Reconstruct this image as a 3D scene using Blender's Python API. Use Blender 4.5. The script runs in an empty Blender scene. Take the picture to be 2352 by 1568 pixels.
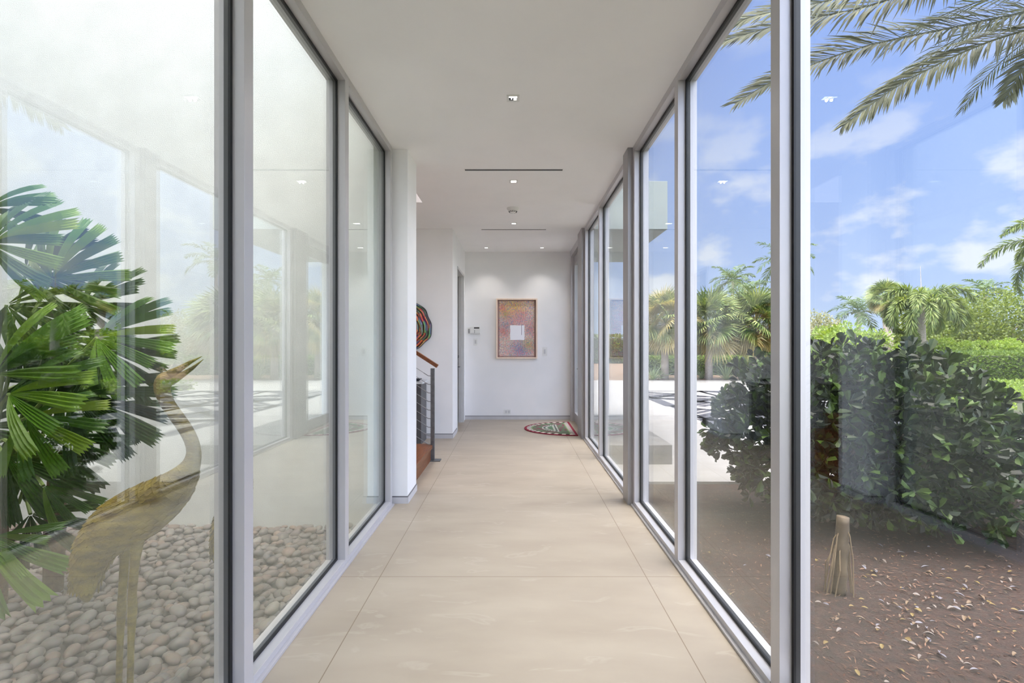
import bpy, math, random
import numpy as np
from mathutils import Vector, Matrix
random.seed(7); RNG = np.random.default_rng(7)
PI = math.pi
sc = bpy.context.scene
COL = sc.collection

# ------------------------------------------------------------------ camera
F = 1105.0; VX, VY, EYE = 1182.0, 790.0, 1.3
cam_d = bpy.data.cameras.new('camera'); cam = bpy.data.objects.new('camera', cam_d); COL.objects.link(cam)
cam.location = (0, 0, EYE); cam.rotation_euler = (PI/2, 0, 0)
cam_d.sensor_width = 36; cam_d.lens = 36*F/2352
cam_d.shift_x = -(VX-1176)/2352; cam_d.shift_y = (VY-784)/2352
cam_d.clip_start = 0.05; cam_d.clip_end = 500
sc.camera = cam
# ------------------------------------------------------------------ exposure
sc.view_settings.view_transform = 'Standard'; sc.view_settings.look = 'None'
sc.view_settings.gamma = 1; sc.view_settings.use_curve_mapping = False
sc.view_settings.exposure = 0.58
sc.cycles.use_denoising = True
sc.cycles.max_bounces = 10; sc.cycles.diffuse_bounces = 6; sc.cycles.transparent_max_bounces = 24
sc.cycles.sample_clamp_indirect = 6
# ------------------------------------------------------------------ sky
W = bpy.data.worlds.new('sky'); sc.world = W; W.use_nodes = True
nt = W.node_tree; nt.nodes.clear()
def N(t, typ, **kw):
    n = t.nodes.new(typ)
    for k, v in kw.items(): setattr(n, k, v)
    return n
def M_(t, op, a, b=None, c=None, clamp=False):
    n = N(t, 'ShaderNodeMath', operation=op, use_clamp=clamp)
    for i, v in enumerate((a, b, c)):
        if v is None: continue
        if isinstance(v, (int, float)): n.inputs[i].default_value = v
        else: t.links.new(v, n.inputs[i])
    return n.outputs[0]
def RAMP(t, fac, stops, interp='LINEAR'):
    n = N(t, 'ShaderNodeValToRGB'); n.color_ramp.interpolation = interp
    cr = n.color_ramp
    while len(cr.elements) > 1: cr.elements.remove(cr.elements[-1])
    for i, (p, c) in enumerate(stops):
        e = cr.elements[0] if i == 0 else cr.elements.new(p)
        e.position = p; e.color = (*c, 1) if len(c) == 3 else c
    t.links.new(fac, n.inputs[0]); return n.outputs[0]
def MIX(t, fac, a, b, mode='MIX'):
    n = N(t, 'ShaderNodeMix', data_type='RGBA', blend_type=mode)
    for sock, v in ((n.inputs[0], fac), (n.inputs[6], a), (n.inputs[7], b)):
        if isinstance(v, (int, float)): sock.default_value = v
        elif isinstance(v, tuple): sock.default_value = (*v, 1) if len(v) == 3 else v
        else: t.links.new(v, sock)
    return n.outputs[2]
tc = N(nt, 'ShaderNodeTexCoord'); sep = N(nt, 'ShaderNodeSeparateXYZ'); nt.links.new(tc.outputs['Generated'], sep.inputs[0])
zz = sep.outputs[2]
base = RAMP(nt, zz, [(0.0, (.46, .56, .74)), (.10, (.37, .48, .74)), (.25, (.29, .41, .73)), (.5, (.23, .35, .73)), (.75, (.36, .45, .66)), (1, (.42, .48, .62))])
mp = N(nt, 'ShaderNodeMapping'); nt.links.new(tc.outputs['Generated'], mp.inputs[0]); mp.inputs['Scale'].default_value = (1, 1, 1.9); mp.inputs['Location'].default_value = (.37, .2, .13)
nz = N(nt, 'ShaderNodeTexNoise'); nt.links.new(mp.outputs[0], nz.inputs[0]); nz.inputs['Scale'].default_value = 6.5; nz.inputs['Detail'].default_value = 7; nz.inputs['Roughness'].default_value = .52
low = RAMP(nt, zz, [(0, (1, 1, 1)), (.22, (.9, .9, .9)), (.42, (.25, .25, .25)), (.6, (.3, .3, .3))])
cl = M_(nt, 'MULTIPLY', RAMP(nt, nz.outputs[0], [(.51, (0, 0, 0)), (.61, (1, 1, 1))]), low, clamp=True)
sky = MIX(nt, M_(nt, 'MULTIPLY', cl, .75), base, (.72, .74, .79))
# extra brightness added to unseen sky overhead, beside and behind, lighting the interior
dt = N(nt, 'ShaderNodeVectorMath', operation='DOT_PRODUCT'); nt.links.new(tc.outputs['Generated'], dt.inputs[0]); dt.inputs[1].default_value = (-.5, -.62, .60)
rear_boost = RAMP(nt, dt.outputs['Value'], [(.05, (1, 1, 1)), (.6, (5.4, 4.7, 3.85)), (1.0, (6.8, 5.9, 4.8))])
zenith_boost = RAMP(nt, zz, [(.62, (1, 1, 1)), (.85, (5.4, 4.9, 4.2))])
side_boost = RAMP(nt, sep.outputs[1], [(.0, (5.4, 4.8, 4.0)), (.5, (1, 1, 1))])
fin = MIX(nt, 1.0, MIX(nt, 1.0, sky, MIX(nt, 1.0, rear_boost, side_boost, 'LIGHTEN'), 'MULTIPLY'), zenith_boost, 'MULTIPLY')
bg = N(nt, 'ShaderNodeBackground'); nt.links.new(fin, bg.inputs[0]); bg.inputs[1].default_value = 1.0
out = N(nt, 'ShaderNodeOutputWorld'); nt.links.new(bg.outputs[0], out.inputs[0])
# ------------------------------------------------------------------ sun
sd = bpy.data.lights.new('sun', 'SUN'); sd.energy = 2.0; sd.angle = math.radians(1.2); sd.color = (1, .95, .84)
so = bpy.data.objects.new('sun', sd); COL.objects.link(so); so.location = (-8, -6, 12)
so.rotation_euler = Vector((-.8, -.6, .84)).to_track_quat('Z', 'Y').to_euler()

# ================================================================== helpers
def srgb(r, g, b):
    f = lambda c: (c/255/12.92) if c/255 <= .04045 else ((c/255+.055)/1.055)**2.4
    return (f(r), f(g), f(b))
def at(px, py, Y):
    return Vector(((px-VX)*Y/F, Y, EYE-(py-VY)*Y/F))
def ground_at(px, py, z):
    Y = F*(EYE-z)/(py-VY); return Vector(((px-VX)*Y/F, Y, z))
_mats = {}
def mat(name, col, rough=.5, metal=0, spec=.5, col2=None, nscale=8, nmin=.35, nmax=.65, bump=0, bscale=40, stretch=(1, 1, 1), emit=None, es=1, detail=5):
    if name in _mats: return _mats[name]
    m = bpy.data.materials.new(name); m.use_nodes = True; t = m.node_tree
    b = t.nodes['Principled BSDF']
    b.inputs['Base Color'].default_value = (*col, 1); b.inputs['Roughness'].default_value = rough
    b.inputs['Metallic'].default_value = metal; b.inputs['Specular IOR Level'].default_value = spec
    tcn = N(t, 'ShaderNodeTexCoord'); mpn = N(t, 'ShaderNodeMapping'); t.links.new(tcn.outputs['Object'], mpn.inputs[0]); mpn.inputs['Scale'].default_value = stretch
    if col2 is None: col2 = tuple(min(1, c*.94) for c in col)
    n = N(t, 'ShaderNodeTexNoise'); t.links.new(mpn.outputs[0], n.inputs[0]); n.inputs['Scale'].default_value = nscale; n.inputs['Detail'].default_value = detail
    t.links.new(RAMP(t, n.outputs[0], [(nmin, col), (nmax, col2)]), b.inputs['Base Color'])
    if bump:
        n2 = N(t, 'ShaderNodeTexNoise'); t.links.new(mpn.outputs[0], n2.inputs[0]); n2.inputs['Scale'].default_value = bscale; n2.inputs['Detail'].default_value = 4
        bn = N(t, 'ShaderNodeBump'); bn.inputs['Strength'].default_value = bump; bn.inputs['Distance'].default_value = .01
        t.links.new(n2.outputs[0], bn.inputs['Height']); t.links.new(bn.outputs[0], b.inputs['Normal'])
    if emit:
        b.inputs['Emission Color'].default_value = (*emit, 1); b.inputs['Emission Strength'].default_value = es
    _mats[name] = m; return m
def leafmat(name, cols, rough=.45, transl=.35, tcol=None, stripes=0):
    """leaves: colour differs from leaf to leaf, light passes through"""
    if name in _mats: return _mats[name]
    m = bpy.data.materials.new(name); m.use_nodes = True; t = m.node_tree
    b = t.nodes['Principled BSDF']; o = t.nodes['Material Output']
    g = N(t, 'ShaderNodeNewGeometry')
    k = len(cols)
    c = RAMP(t, g.outputs['Random Per Island'], [(i/max(1, k-1), cc) for i, cc in enumerate(cols)])
    t.links.new(c, b.inputs['Base Color']); b.inputs['Roughness'].default_value = rough; b.inputs['Specular IOR Level'].default_value = .28
    tr = N(t, 'ShaderNodeBsdfTranslucent')
    t.links.new(MIX(t, 1.0, c, tcol or (1.5, 1.5, .6), 'MULTIPLY'), tr.inputs[0])
    mx = N(t, 'ShaderNodeMixShader'); mx.inputs[0].default_value = transl
    t.links.new(b.outputs[0], mx.inputs[1]); t.links.new(tr.outputs[0], mx.inputs[2]); t.links.new(mx.outputs[0], o.inputs[0])
    _mats[name] = m; return m
def colattr_mat(name, rough=.7):
    if name in _mats: return _mats[name]
    m = bpy.data.materials.new(name); m.use_nodes = True; t = m.node_tree
    a = N(t, 'ShaderNodeVertexColor'); a.layer_name = 'Col'
    t.links.new(a.outputs[0], t.nodes['Principled BSDF'].inputs['Base Color']); t.nodes['Principled BSDF'].inputs['Roughness'].default_value = rough
    _mats[name] = m; return m

class MB:
    def __init__(s): s.v = []; s.f = []; s.mi = []; s.n = 0; s.c = []
    def add(s, vs, fs, mi=0):
        n = s.n; s.v.extend([tuple(v) for v in vs]); s.n += len(vs)
        s.f.extend([tuple(n+i for i in f) for f in fs]); s.mi.extend([mi]*len(fs)); return s
    def addnp(s, V, Fc, mi=0):
        """V (k,3) array, Fc (m,4) or (m,3) array"""
        n = s.n; s.v.extend(map(tuple, V.tolist())); s.n += len(V)
        s.f.extend(map(tuple, (Fc+n).tolist())); s.mi.extend([mi]*len(Fc)); return s
    def box(s, x0, x1, y0, y1, z0, z1, mi=0):
        V = [(x, y, z) for z in (z0, z1) for y in (y0, y1) for x in (x0, x1)]
        return s.add(V, [(0, 2, 3, 1), (4, 5, 7, 6), (0, 1, 5, 4), (2, 6, 7, 3), (0, 4, 6, 2), (1, 3, 7, 5)], mi)
    def tube(s, pts, r, seg=8, mi=0, caps=True, flat=1.0, up=None):
        pts = [Vector(p) for p in pts]; n = len(pts); rs = r if hasattr(r, '__len__') else [r]*n
        V = []; u0 = None
        for i, p in enumerate(pts):
            d = (pts[min(i+1, n-1)]-pts[max(i-1, 0)]).normalized()
            if up is not None: a = d.cross(Vector(up)).normalized(); b = a.cross(d)
            else:
                if u0 is None: u0 = Vector((0, 0, 1)) if abs(d.z) < .9 else Vector((1, 0, 0))
                a = d.cross(u0).normalized(); b = a.cross(d); u0 = b
            for k in range(seg):
                t = 2*PI*k/seg; V.append(p+a*math.cos(t)*rs[i]*flat+b*math.sin(t)*rs[i])
        Fs = [(i*seg+k, i*seg+(k+1) % seg, (i+1)*seg+(k+1) % seg, (i+1)*seg+k) for i in range(n-1) for k in range(seg)]
        if caps: Fs += [tuple(range(seg))[::-1], tuple(range((n-1)*seg, n*seg))]
        return s.add(V, Fs, mi)
    def lathe(s, prof, c=(0, 0, 0), seg=24, mi=0):
        V = [(c[0]+r*math.cos(2*PI*k/seg), c[1]+r*math.sin(2*PI*k/seg), c[2]+z) for r, z in prof for k in range(seg)]
        Fs = [(i*seg+k, i*seg+(k+1) % seg, (i+1)*seg+(k+1) % seg, (i+1)*seg+k) for i in range(len(prof)-1) for k in range(seg)]
        return s.add(V, Fs, mi)
    def mesh(s, name, mats, smooth=False):
        me = bpy.data.meshes.new(name); me.from_pydata(s.v, [], s.f)
        for m in (mats if isinstance(mats, (list, tuple)) else [mats]): me.materials.append(m)
        if any(s.mi): me.polygons.foreach_set('material_index', s.mi)
        if smooth: me.polygons.foreach_set('use_smooth', [True]*len(me.polygons))
        me.update(); return me
    def build(s, name, mats, parent=None, smooth=False, bevel=0):
        o = bpy.data.objects.new(name, s.mesh(name, mats, smooth)); COL.objects.link(o)
        if parent is not None:
            o.parent = parent; o.matrix_parent_inverse = Matrix.Translation(-parent.location) if parent.type == 'EMPTY' and not parent.parent and parent.rotation_euler.z == 0 and parent.scale.x == 1 else Matrix()
        if bevel:
            b = o.modifiers.new('bevel', 'BEVEL'); b.width = bevel; b.segments = 2; b.limit_method = 'ANGLE'
        return o
def tag(o, label=None, cat=None, group=None, kind=None):
    if label: o['label'] = label
    if cat: o['category'] = cat
    if group: o['group'] = group
    if kind: o['kind'] = kind
    return o
def empty(name, loc=(0, 0, 0), **kw):
    o = bpy.data.objects.new(name, None); o.empty_display_size = .1; COL.objects.link(o); o.location = loc
    return tag(o, **kw)
def BOX(name, m, b, parent=None, bevel=0): return MB().box(*b).build(name, m, parent, bevel=bevel)
def copy_thing(o, loc, rz=0, scale=1, **kw):
    c = o.copy(); COL.objects.link(c); c.location = loc; c.rotation_euler = (0, 0, rz); c.scale = (scale,)*3
    for ch in o.children:
        d = ch.copy(); COL.objects.link(d); d.parent = c
        for g in ch.children:
            e = g.copy(); COL.objects.link(e); e.parent = d
    return tag(c, **kw)
def norm(a): return a/np.maximum(1e-9, np.linalg.norm(a, axis=1, keepdims=True))
def scatter_leaves(mb, P, D, L, Wd, mi=0, simple=False, fold=.25, obov=False, roll=None):
    """P points, D axis directions, L lengths, Wd half widths"""
    n = len(P); D = norm(D); R = RNG.normal(size=(n, 3)) if roll is None else roll
    S = norm(np.cross(D, R)); U = np.cross(S, D)
    L = np.broadcast_to(np.asarray(L, float).reshape(-1, 1), (n, 1)); Wd = np.broadcast_to(np.asarray(Wd, float).reshape(-1, 1), (n, 1))
    if simple:
        V = np.stack([P, P+D*L*.5+S*Wd+U*Wd*fold, P+D*L, P+D*L*.5-S*Wd+U*Wd*fold], 1).reshape(-1, 3)
        Fc = np.arange(n)[:, None]*4+np.array([0, 1, 2, 3]); return mb.addnp(V, Fc, mi)
    a, b = (.45, .82) if obov else (.3, .68); wa, wb = (.75, .85) if obov else (.9, .8)
    V = np.stack([P, P+D*L*a+S*Wd*wa+U*Wd*fold, P+D*L*b+S*Wd*wb+U*Wd*fold, P+D*L-U*L*.06, P+D*L*b-S*Wd*wb+U*Wd*fold, P+D*L*a-S*Wd*wa+U*Wd*fold], 1).reshape(-1, 3)
    base = np.arange(n)[:, None]*6
    mb.addnp(V, np.concatenate([base+np.array([0, 1, 2, 3]), base+np.array([0, 3, 4, 5])]), mi); return mb

# ================================================================== materials
WALL = mat('white_paint', srgb(240, 239, 240), .6, col2=srgb(236, 236, 237), nscale=3, bump=.03, bscale=120)
CEIL = mat('ceiling_paint', srgb(250, 249, 249), .7, col2=srgb(247, 246, 246), nscale=3)
STUCCO = mat('white_stucco', srgb(208, 209, 206), .85, col2=srgb(200, 201, 198), nscale=6, bump=.35, bscale=160)
ALU = mat('anodised_aluminium', srgb(194, 191, 193), .36, .25, col2=srgb(191, 188, 190), nscale=3)
ALU2 = mat('grey_aluminium', srgb(168, 165, 166), .42, .5, col2=srgb(165, 162, 163), nscale=3)
GASK = mat('black_gasket', srgb(18, 18, 20), .5)
STEEL = mat('stair_steel', srgb(120, 122, 124), .45, .6, col2=srgb(105, 107, 110), nscale=20)
CABLE = mat('cable_steel', srgb(150, 152, 155), .3, .9)
WOOD = mat('jatoba_wood', srgb(134, 80, 46), .35, col2=srgb(96, 54, 30), nscale=7, stretch=(12, 1, 12), nmin=.3, nmax=.7)
WHITEPL = mat('white_plastic', srgb(232, 232, 230), .4)
DARKPL = mat('dark_plastic', srgb(50, 50, 52), .4)
CONC = mat('grey_concrete', srgb(104, 103, 103), .85, col2=srgb(88, 87, 87), nscale=5, bump=.3, bscale=60)
LAMP = mat('lamp_lens', (1, 1, 1), .5, emit=(1, .95, .88), es=4)
SOIL = mat('mulch_soil', srgb(42, 23, 16), .95, col2=srgb(25, 13, 9), nscale=22, bump=.8, bscale=90, detail=9)
CHIP = leafmat('mulch_chips', [srgb(44, 27, 20), srgb(70, 47, 36), srgb(50, 32, 24), srgb(128, 98, 80), srgb(32, 20, 14)], .9, .0)
# glass
def glass(name, f0, k, pw, tint):
    """clear pane: each face mirrors more towards grazing angles"""
    m = bpy.data.materials.new(name); m.use_nodes = True; t = m.node_tree; t.nodes.clear()
    ge = N(t, 'ShaderNodeNewGeometry'); dn = N(t, 'ShaderNodeVectorMath', operation='DOT_PRODUCT'); t.links.new(ge.outputs['Normal'], dn.inputs[0]); t.links.new(ge.outputs['Incoming'], dn.inputs[1])
    om = M_(t, 'SUBTRACT', 1.0, M_(t, 'ABSOLUTE', dn.outputs['Value'])); fa = M_(t, 'MULTIPLY_ADD', M_(t, 'POWER', om, pw), k, f0, clamp=True)
    tr = N(t, 'ShaderNodeBsdfTransparent'); tr.inputs[0].default_value = (*tint, 1)
    gs = N(t, 'ShaderNodeBsdfGlossy'); gs.inputs[0].default_value = (.95, 1, .98, 1); gs.inputs['Roughness'].default_value = 0
    mx = N(t, 'ShaderNodeMixShader'); t.links.new(fa, mx.inputs[0]); t.links.new(tr.outputs[0], mx.inputs[1]); t.links.new(gs.outputs[0], mx.inputs[2])
    oo = N(t, 'ShaderNodeOutputMaterial'); t.links.new(mx.outputs[0], oo.inputs[0]); return m
GL = glass('clear_glass', .052, .9, 4.8, (.975, .985, .98))
GLC = glass('coated_glass', .14, .9, 4.2, (.96, .985, .97))
# floor: large porcelain tiles
FL = bpy.data.materials.new('porcelain_floor_tile'); FL.use_nodes = True; t = FL.node_tree; b = t.nodes['Principled BSDF']
tcn = N(t, 'ShaderNodeTexCoord'); sp = N(t, 'ShaderNodeSeparateXYZ'); t.links.new(tcn.outputs['Object'], sp.inputs[0])
def joint(axis, off, p=1.487, w=.0022):
    q = M_(t, 'SUBTRACT', M_(t, 'MODULO', M_(t, 'ADD', sp.outputs[axis], 100*p-off+p/2), p), p/2)
    return M_(t, 'LESS_THAN', M_(t, 'ABSOLUTE', q), w)
jt = M_(t, 'MAXIMUM', joint(0, -.752), joint(1, 2.69))
mpn = N(t, 'ShaderNodeMapping'); t.links.new(tcn.outputs['Object'], mpn.inputs[0]); mpn.inputs['Scale'].default_value = (1, 2.6, 1); mpn.inputs['Rotation'].default_value = (0, 0, .35)
n1 = N(t, 'ShaderNodeTexNoise'); t.links.new(mpn.outputs[0], n1.inputs[0]); n1.inputs['Scale'].default_value = 1.6; n1.inputs['Detail'].default_value = 7
c1 = RAMP(t, n1.outputs[0], [(.3, srgb(172, 160, 143)), (.7, srgb(159, 146, 130))])
n2 = N(t, 'ShaderNodeTexNoise'); t.links.new(mpn.outputs[0], n2.inputs[0]); n2.inputs['Scale'].default_value = 3.2; n2.inputs['Detail'].default_value = 9; n2.inputs['Distortion'].default_value = 1.2
c2 = MIX(t, RAMP(t, n2.outputs[0], [(.60, (0, 0, 0)), (.66, (.4, .4, .4)), (.7, (0, 0, 0))]), c1, srgb(181, 171, 156))
t.links.new(MIX(t, jt, c2, srgb(128, 113, 94)), b.inputs['Base Color']); b.inputs['Roughness'].default_value = .42; b.inputs['Specular IOR Level'].default_value = .4
# driveway stone
DW = bpy.data.materials.new('white_paving_stone'); DW.use_nodes = True; t = DW.node_tree; b = t.nodes['Principled BSDF']
tcn = N(t, 'ShaderNodeTexCoord'); sp = N(t, 'ShaderNodeSeparateXYZ'); t.links.new(tcn.outputs['Object'], sp.inputs[0])
jt = M_(t, 'MAXIMUM', joint(0, .1, .6, .004), joint(1, .1, .6, .004))
n1 = N(t, 'ShaderNodeTexNoise'); t.links.new(tcn.outputs['Object'], n1.inputs[0]); n1.inputs['Scale'].default_value = 3; n1.inputs['Detail'].default_value = 8
c1 = RAMP(t, n1.outputs[0], [(.35, srgb(126, 124, 123)), (.65, srgb(118, 116, 115))])
t.links.new(MIX(t, jt, c1, srgb(108, 106, 104)), b.inputs['Base Color']); b.inputs['Roughness'].default_value = .8
DWD = mat('dark_paving_stone', srgb(52, 52, 60), .8, col2=srgb(44, 44, 52), nscale=30)

# ================================================================== ROOM SHELL
YB, ZC = 8.30, 2.89
def S(name, m, *boxes, bevel=0):
    mb = MB()
    for b in boxes: mb.box(*b)
    return tag(mb.build(name, m, bevel=bevel), kind='structure')
S('floor', FL, (-1.10, 1.08, -4, YB+.2, -.40, 0), (-4.6, -1.10, 4.25, 6.7, -.40, 0))
S('ceiling', CEIL, (-1.10, 1.08, -4, 4.10, ZC, ZC+.1), (-1.036, 1.08, 4.10, YB+.2, ZC, ZC+.1), (-4.6, -1.036, 5.40, YB+.2, ZC, ZC+.1), (-1.10, -1.036, 4.1, 4.28, ZC, ZC+.1))
S('trim_roof', STUCCO, (-1.12, 1.10, -8, 4.1, ZC+.1, 3.57), (-1.0, 1.10, 4.1, YB+.6, ZC+.1, 3.57))
S('wall_courtyard', STUCCO, (-8, -1.10, 3.75, 4.10, -.5, 7.0))
S('wall_column', WALL, (-1.10, -.875, 3.93, 4.28, 0.0, ZC), (-4.6, -1.10, 4.10, 4.28, 0, ZC))
S('wall_hall', WALL, (-4.6, -.855, 6.64, 6.80, 0, ZC))
S('wall_left', WALL, (-1.02, -.855, 6.80, 7.16, 0, ZC), (-1.02, -.855, 8.07, YB, 0, ZC), (-1.02, -.855, 7.16, 8.07, 2.46, ZC))
S('wall_back', WALL, (-1.3, 1.25, YB, YB+.2, -.4, ZC))
S('wall_stairwell', WALL, (-4.6, -1.036, 5.40, 5.55, ZC+.1, 7), (-1.036, -.9, 4.1, 5.55, ZC+.1, 7), (-4.6, -1.036, 4.10, 4.28, ZC, 7), (-4.75, -4.6, 4.1, 6.8, 0, 7))
S('wall_house', STUCCO, (-8, -4.75, -8, 12, -.5, 9.5), (-4.75, -1.12, 5.6, 12, ZC+.15, 7.0), (-4.75, 1.1, YB+.25, 12, -.5, 3.57), (-4.75, -1.3, 6.85, YB+.25, -.5, ZC))  # unseen left block's height raised to cut light into the courtyard
S('wall_rear', WALL, (-4.8, 1.08, -4.2, -4, -.4, 7), (-1.3, -.99, -4, -1.47, 0, 7.0), (.955, 1.2, -4, -1.47, 0, 7.0), (-4.8, -1.3, -8, -1.6, -.5, 9.5))  # unseen block behind the camera, raised to darken the lower courtyard wall
# recessed skirting line
BG = mat('skirting_grey', srgb(196, 194, 196), .6)
BG2 = mat('skirting_gap', srgb(120, 118, 120), .7)
def skirting(name, b, g):
    mb = MB(); mb.box(*b); mb.box(*g, mi=1); tag(mb.build(name, [BG, BG2]), kind='structure')
skirting('baseboard_back', (-.855, .96, YB-.008, YB, 0, .055), (-.855, .96, YB-.004, YB, .055, .066))
skirting('baseboard_hall', (-3.5, -.847, 6.632, 6.64, 0, .055), (-3.5, -.855, 6.636, 6.64, .055, .066))
skirting('baseboard_left', (-.855, -.847, 6.64, 7.10, 0, .055), (-.855, -.851, 6.64, 7.10, .055, .066))
skirting('baseboard_column', (-1.0, -.867, 3.922, 4.28, 0, .05), (-1.0, -.871, 3.926, 4.28, .05, .06))

# ------------------------------------------------------------------ windows
def window(num, side, y0, y1, mull_near=False, jamb=None, xi=None):
    """one bay of the glass wall between y0 and y1 (clear opening)"""
    xi = (.99 if side < 0 else .955) if xi is None else xi
    xo = xi+.112; xg = xi+.056
    X = lambda a, b: (side*a, side*b) if side > 0 else (-b, -a)
    w = empty('window_%d' % num, (side*xi, (y0+y1)/2, 0), kind='structure')
    z0, z1 = .04, 2.842
    BOX('sill_rail', ALU, (*X(xi, xo), y0, y1, .0, z0), w, bevel=.0015)
    BOX('head_rail', ALU, (*X(xi, xo), y0, y1, z1, ZC), w, bevel=.0015)
    BOX('mullion', ALU, (*X(xi, xo), y1, y1+(.06 if jamb is None else jamb), 0, ZC), w, bevel=.0015)
    if mull_near: BOX('mullion', ALU, (*X(xi, xo), y0-.055, y0, 0, ZC), w, bevel=.0015)
    g = MB(); gx = X(xg-.012, xg+.012); q = .014
    g.box(*gx, y0, y1, z0, z0+q); g.box(*gx, y0, y1, z1-q, z1); g.box(*gx, y0, y0+q, z0+q, z1-q); g.box(*gx, y1-q, y1, z0+q, z1-q)
    g.build('gasket', GASK, w)
    BOX('glass_pane', GLC if side < 0 else GL, (*X(xg-.008, xg+.008), y0+q-.004, y1-q+.004, z0+q-.004, z1-q+.004), w)
    return w
window(1, -1, 2.872, 3.84, jamb=.05)
window(2, -1, 1.823, 2.812)
window(3, -1, .780, 1.763)
window(4, -1, -.27, .720); window(5, -1, -1.40, -.33)
window(6, 1, 2.872, 3.84, jamb=.05)
window(7, 1, 1.80, 2.815, xi=.955)
window(8, 1, .755, 1.735)
window(9, 1, -.30, .695); window(10, 1, -1.40, -.36)
window(11, 1, 5.49, 6.50, jamb=.06)
window(12, 1, 4.10, 5.43)
S('trim_post_near', ALU2, (.915, 1.085, 3.89, 4.06, 0, ZC), bevel=.002)
S('trim_post_far', ALU2, (.915, 1.085, 6.58, 6.98, 0, ZC), bevel=.002)
S('trim_sill_left', ALU, (-.99, -.972, -1.4, 3.89, 0, .012))
S('trim_sill_right', ALU, (.937, .955, -1.4, 3.89, 0, .012), (.937, .955, 4.06, 6.58, 0, .012))
# entrance door at the far right
d = empty('door_1', (1.0, 7.5, 0), kind='structure')
BOX('door_frame', ALU, (.955, 1.08, 8.13, 8.30, 0, ZC), d); BOX('door_frame', ALU, (.955, 1.08, 6.98, 7.02, 0, ZC), d); BOX('door_header', ALU, (.955, 1.08, 7.02, 8.13, 2.78, ZC), d)
mb = MB(); mb.box(1.0, 1.05, 7.03, 7.14, .01, 2.77); mb.box(1.0, 1.05, 8.02, 8.12, .01, 2.77); mb.box(1.0, 1.05, 7.14, 8.02, .01, .16); mb.box(1.0, 1.05, 7.14, 8.02, 2.62, 2.77)
lf = mb.build('door_leaf', ALU2, d); MB().box(1.02, 1.03, 7.14, 8.02, .16, 2.62).build('glass_pane', GL, lf)
mb = MB(); mb.box(.99, 1.0, 7.05, 7.11, .85, 1.12); mb.tube([(1, 7.08, .93), (.94, 7.08, .93), (.94, 7.20, .93)], .009, 8); mb.lathe([(0, 0), (.02, 0), (.02, .02), (0, .02)], (.98, 7.08, 1.06), 12); mb.build('door_handle', STEEL, lf)
# inner door on the left
d = empty('door_2', (-.9, 7.6, 0), kind='structure')
CAS = mat('door_casing', srgb(205, 205, 206), .5)
mb = MB(); mb.box(-1.0, -.845, 8.005, 8.07, 0, 2.46); mb.box(-.93, -.88, 7.985, 8.01, 0, 2.43); mb.box(-1.0, -.845, 7.16, 8.07, 2.42, 2.46); mb.box(-1.0, -.85, 7.16, 7.19, 0, 2.42)
mb.build('door_frame', CAS, d)
DOORM = mat('grey_brown_door', srgb(104, 96, 88), .5)
lf = BOX('door_leaf', DOORM, (-.985, -.945, 7.19, 7.985, .01, 2.41), d)
mb = MB()
for z in (.5, .9, 1.35, 1.85): mb.box(-.9455, -.944, 7.2, 7.98, z, z+.006)
mb.build('door_groove', GASK, lf)
mb = MB(); mb.box(-.945, -.937, 7.86, 7.92, .98, 1.20); mb.tube([(-.945, 7.89, .93), (-.90, 7.89, .93), (-.90, 7.78, .93)], .009, 8); mb.tube([(-.94, 7.89, 1.1), (-.915, 7.89, 1.1)], .022, 12); mb.build('door_handle', STEEL, lf)

# ------------------------------------------------------------------ ceiling fittings
def spotlamp(name, loc, parent, power, deg, blend=.8, col=(1, .95, .89), r=.008):
    L = bpy.data.lights.new(name, 'SPOT'); L.energy = power; L.spot_size = math.radians(deg); L.spot_blend = blend; L.shadow_soft_size = r; L.color = col
    o = bpy.data.objects.new(name, L); COL.objects.link(o); o.parent = parent; o.location = loc; return o
def downlight(x, y, label, power=16, deg=150, dark=False):
    d = empty('recessed_downlight', (x, y, ZC), label=label, cat='ceiling light', group='square downlights in the hall ceiling')
    mb = MB(); a, b_, h = .041, .026, .004
    for q in ((-a, a, -a, -b_), (-a, a, b_, a), (-a, -b_, -b_, b_), (b_, a, -b_, b_)): mb.box(*q, -h, 0)
    o = mb.build('trim_frame', WHITEPL, None); o.parent = d
    o = MB().box(-b_, b_, -b_, b_, -.002, 0).build('lens', DARKPL if dark else LAMP, None); o.parent = d
    if dark:
        mb = MB(); mb.box(-.026, .026, -.026, -.010, -.0035, -.002); mb.box(.004, .022, -.010, .020, -.0035, -.002); mb.box(-.014, -.006, -.010, .010, -.0035, -.002); o = mb.build('reflector', LAMP, None); o.parent = d
    spotlamp('lamp', (0, 0, -.014), d, power*(.5 if dark else 1), deg)
    return d
downlight(-.01, 3.11, 'square recessed downlight with dark open aperture, nearest in the ceiling', dark=True)
downlight(-.01, 4.70, 'square recessed downlight just beyond the long dark ceiling slot')
downlight(-.01, 6.34, 'square recessed downlight between smoke detector and far ceiling slot')
downlight(-.467, 7.93, 'square recessed downlight by the back wall, above the alarm panel', 11, 96)
downlight(.452, 7.93, 'square recessed downlight by the back wall, near the glass door', 11, 96)
def slot(x0, x1, y, w, label):
    d = empty('slot_diffuser', ((x0+x1)/2, y, ZC), label=label, cat='air vent', group='linear air slots in the ceiling')
    a = (x1-x0)/2
    o = MB().box(-a, a, -w, w, -.003, 0).build('slot_opening', GASK, None); o.parent = d
    mb = MB(); mb.box(-a-.006, a+.006, -w-.006, -w, -.002, 0); mb.box(-a-.006, a+.006, w, w+.006, -.002, 0); o = mb.build('edge_trim', WHITEPL, None); o.parent = d
slot(-.453, .437, 4.39, .014, 'long dark linear air slot in the ceiling, the nearer of two')
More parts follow.
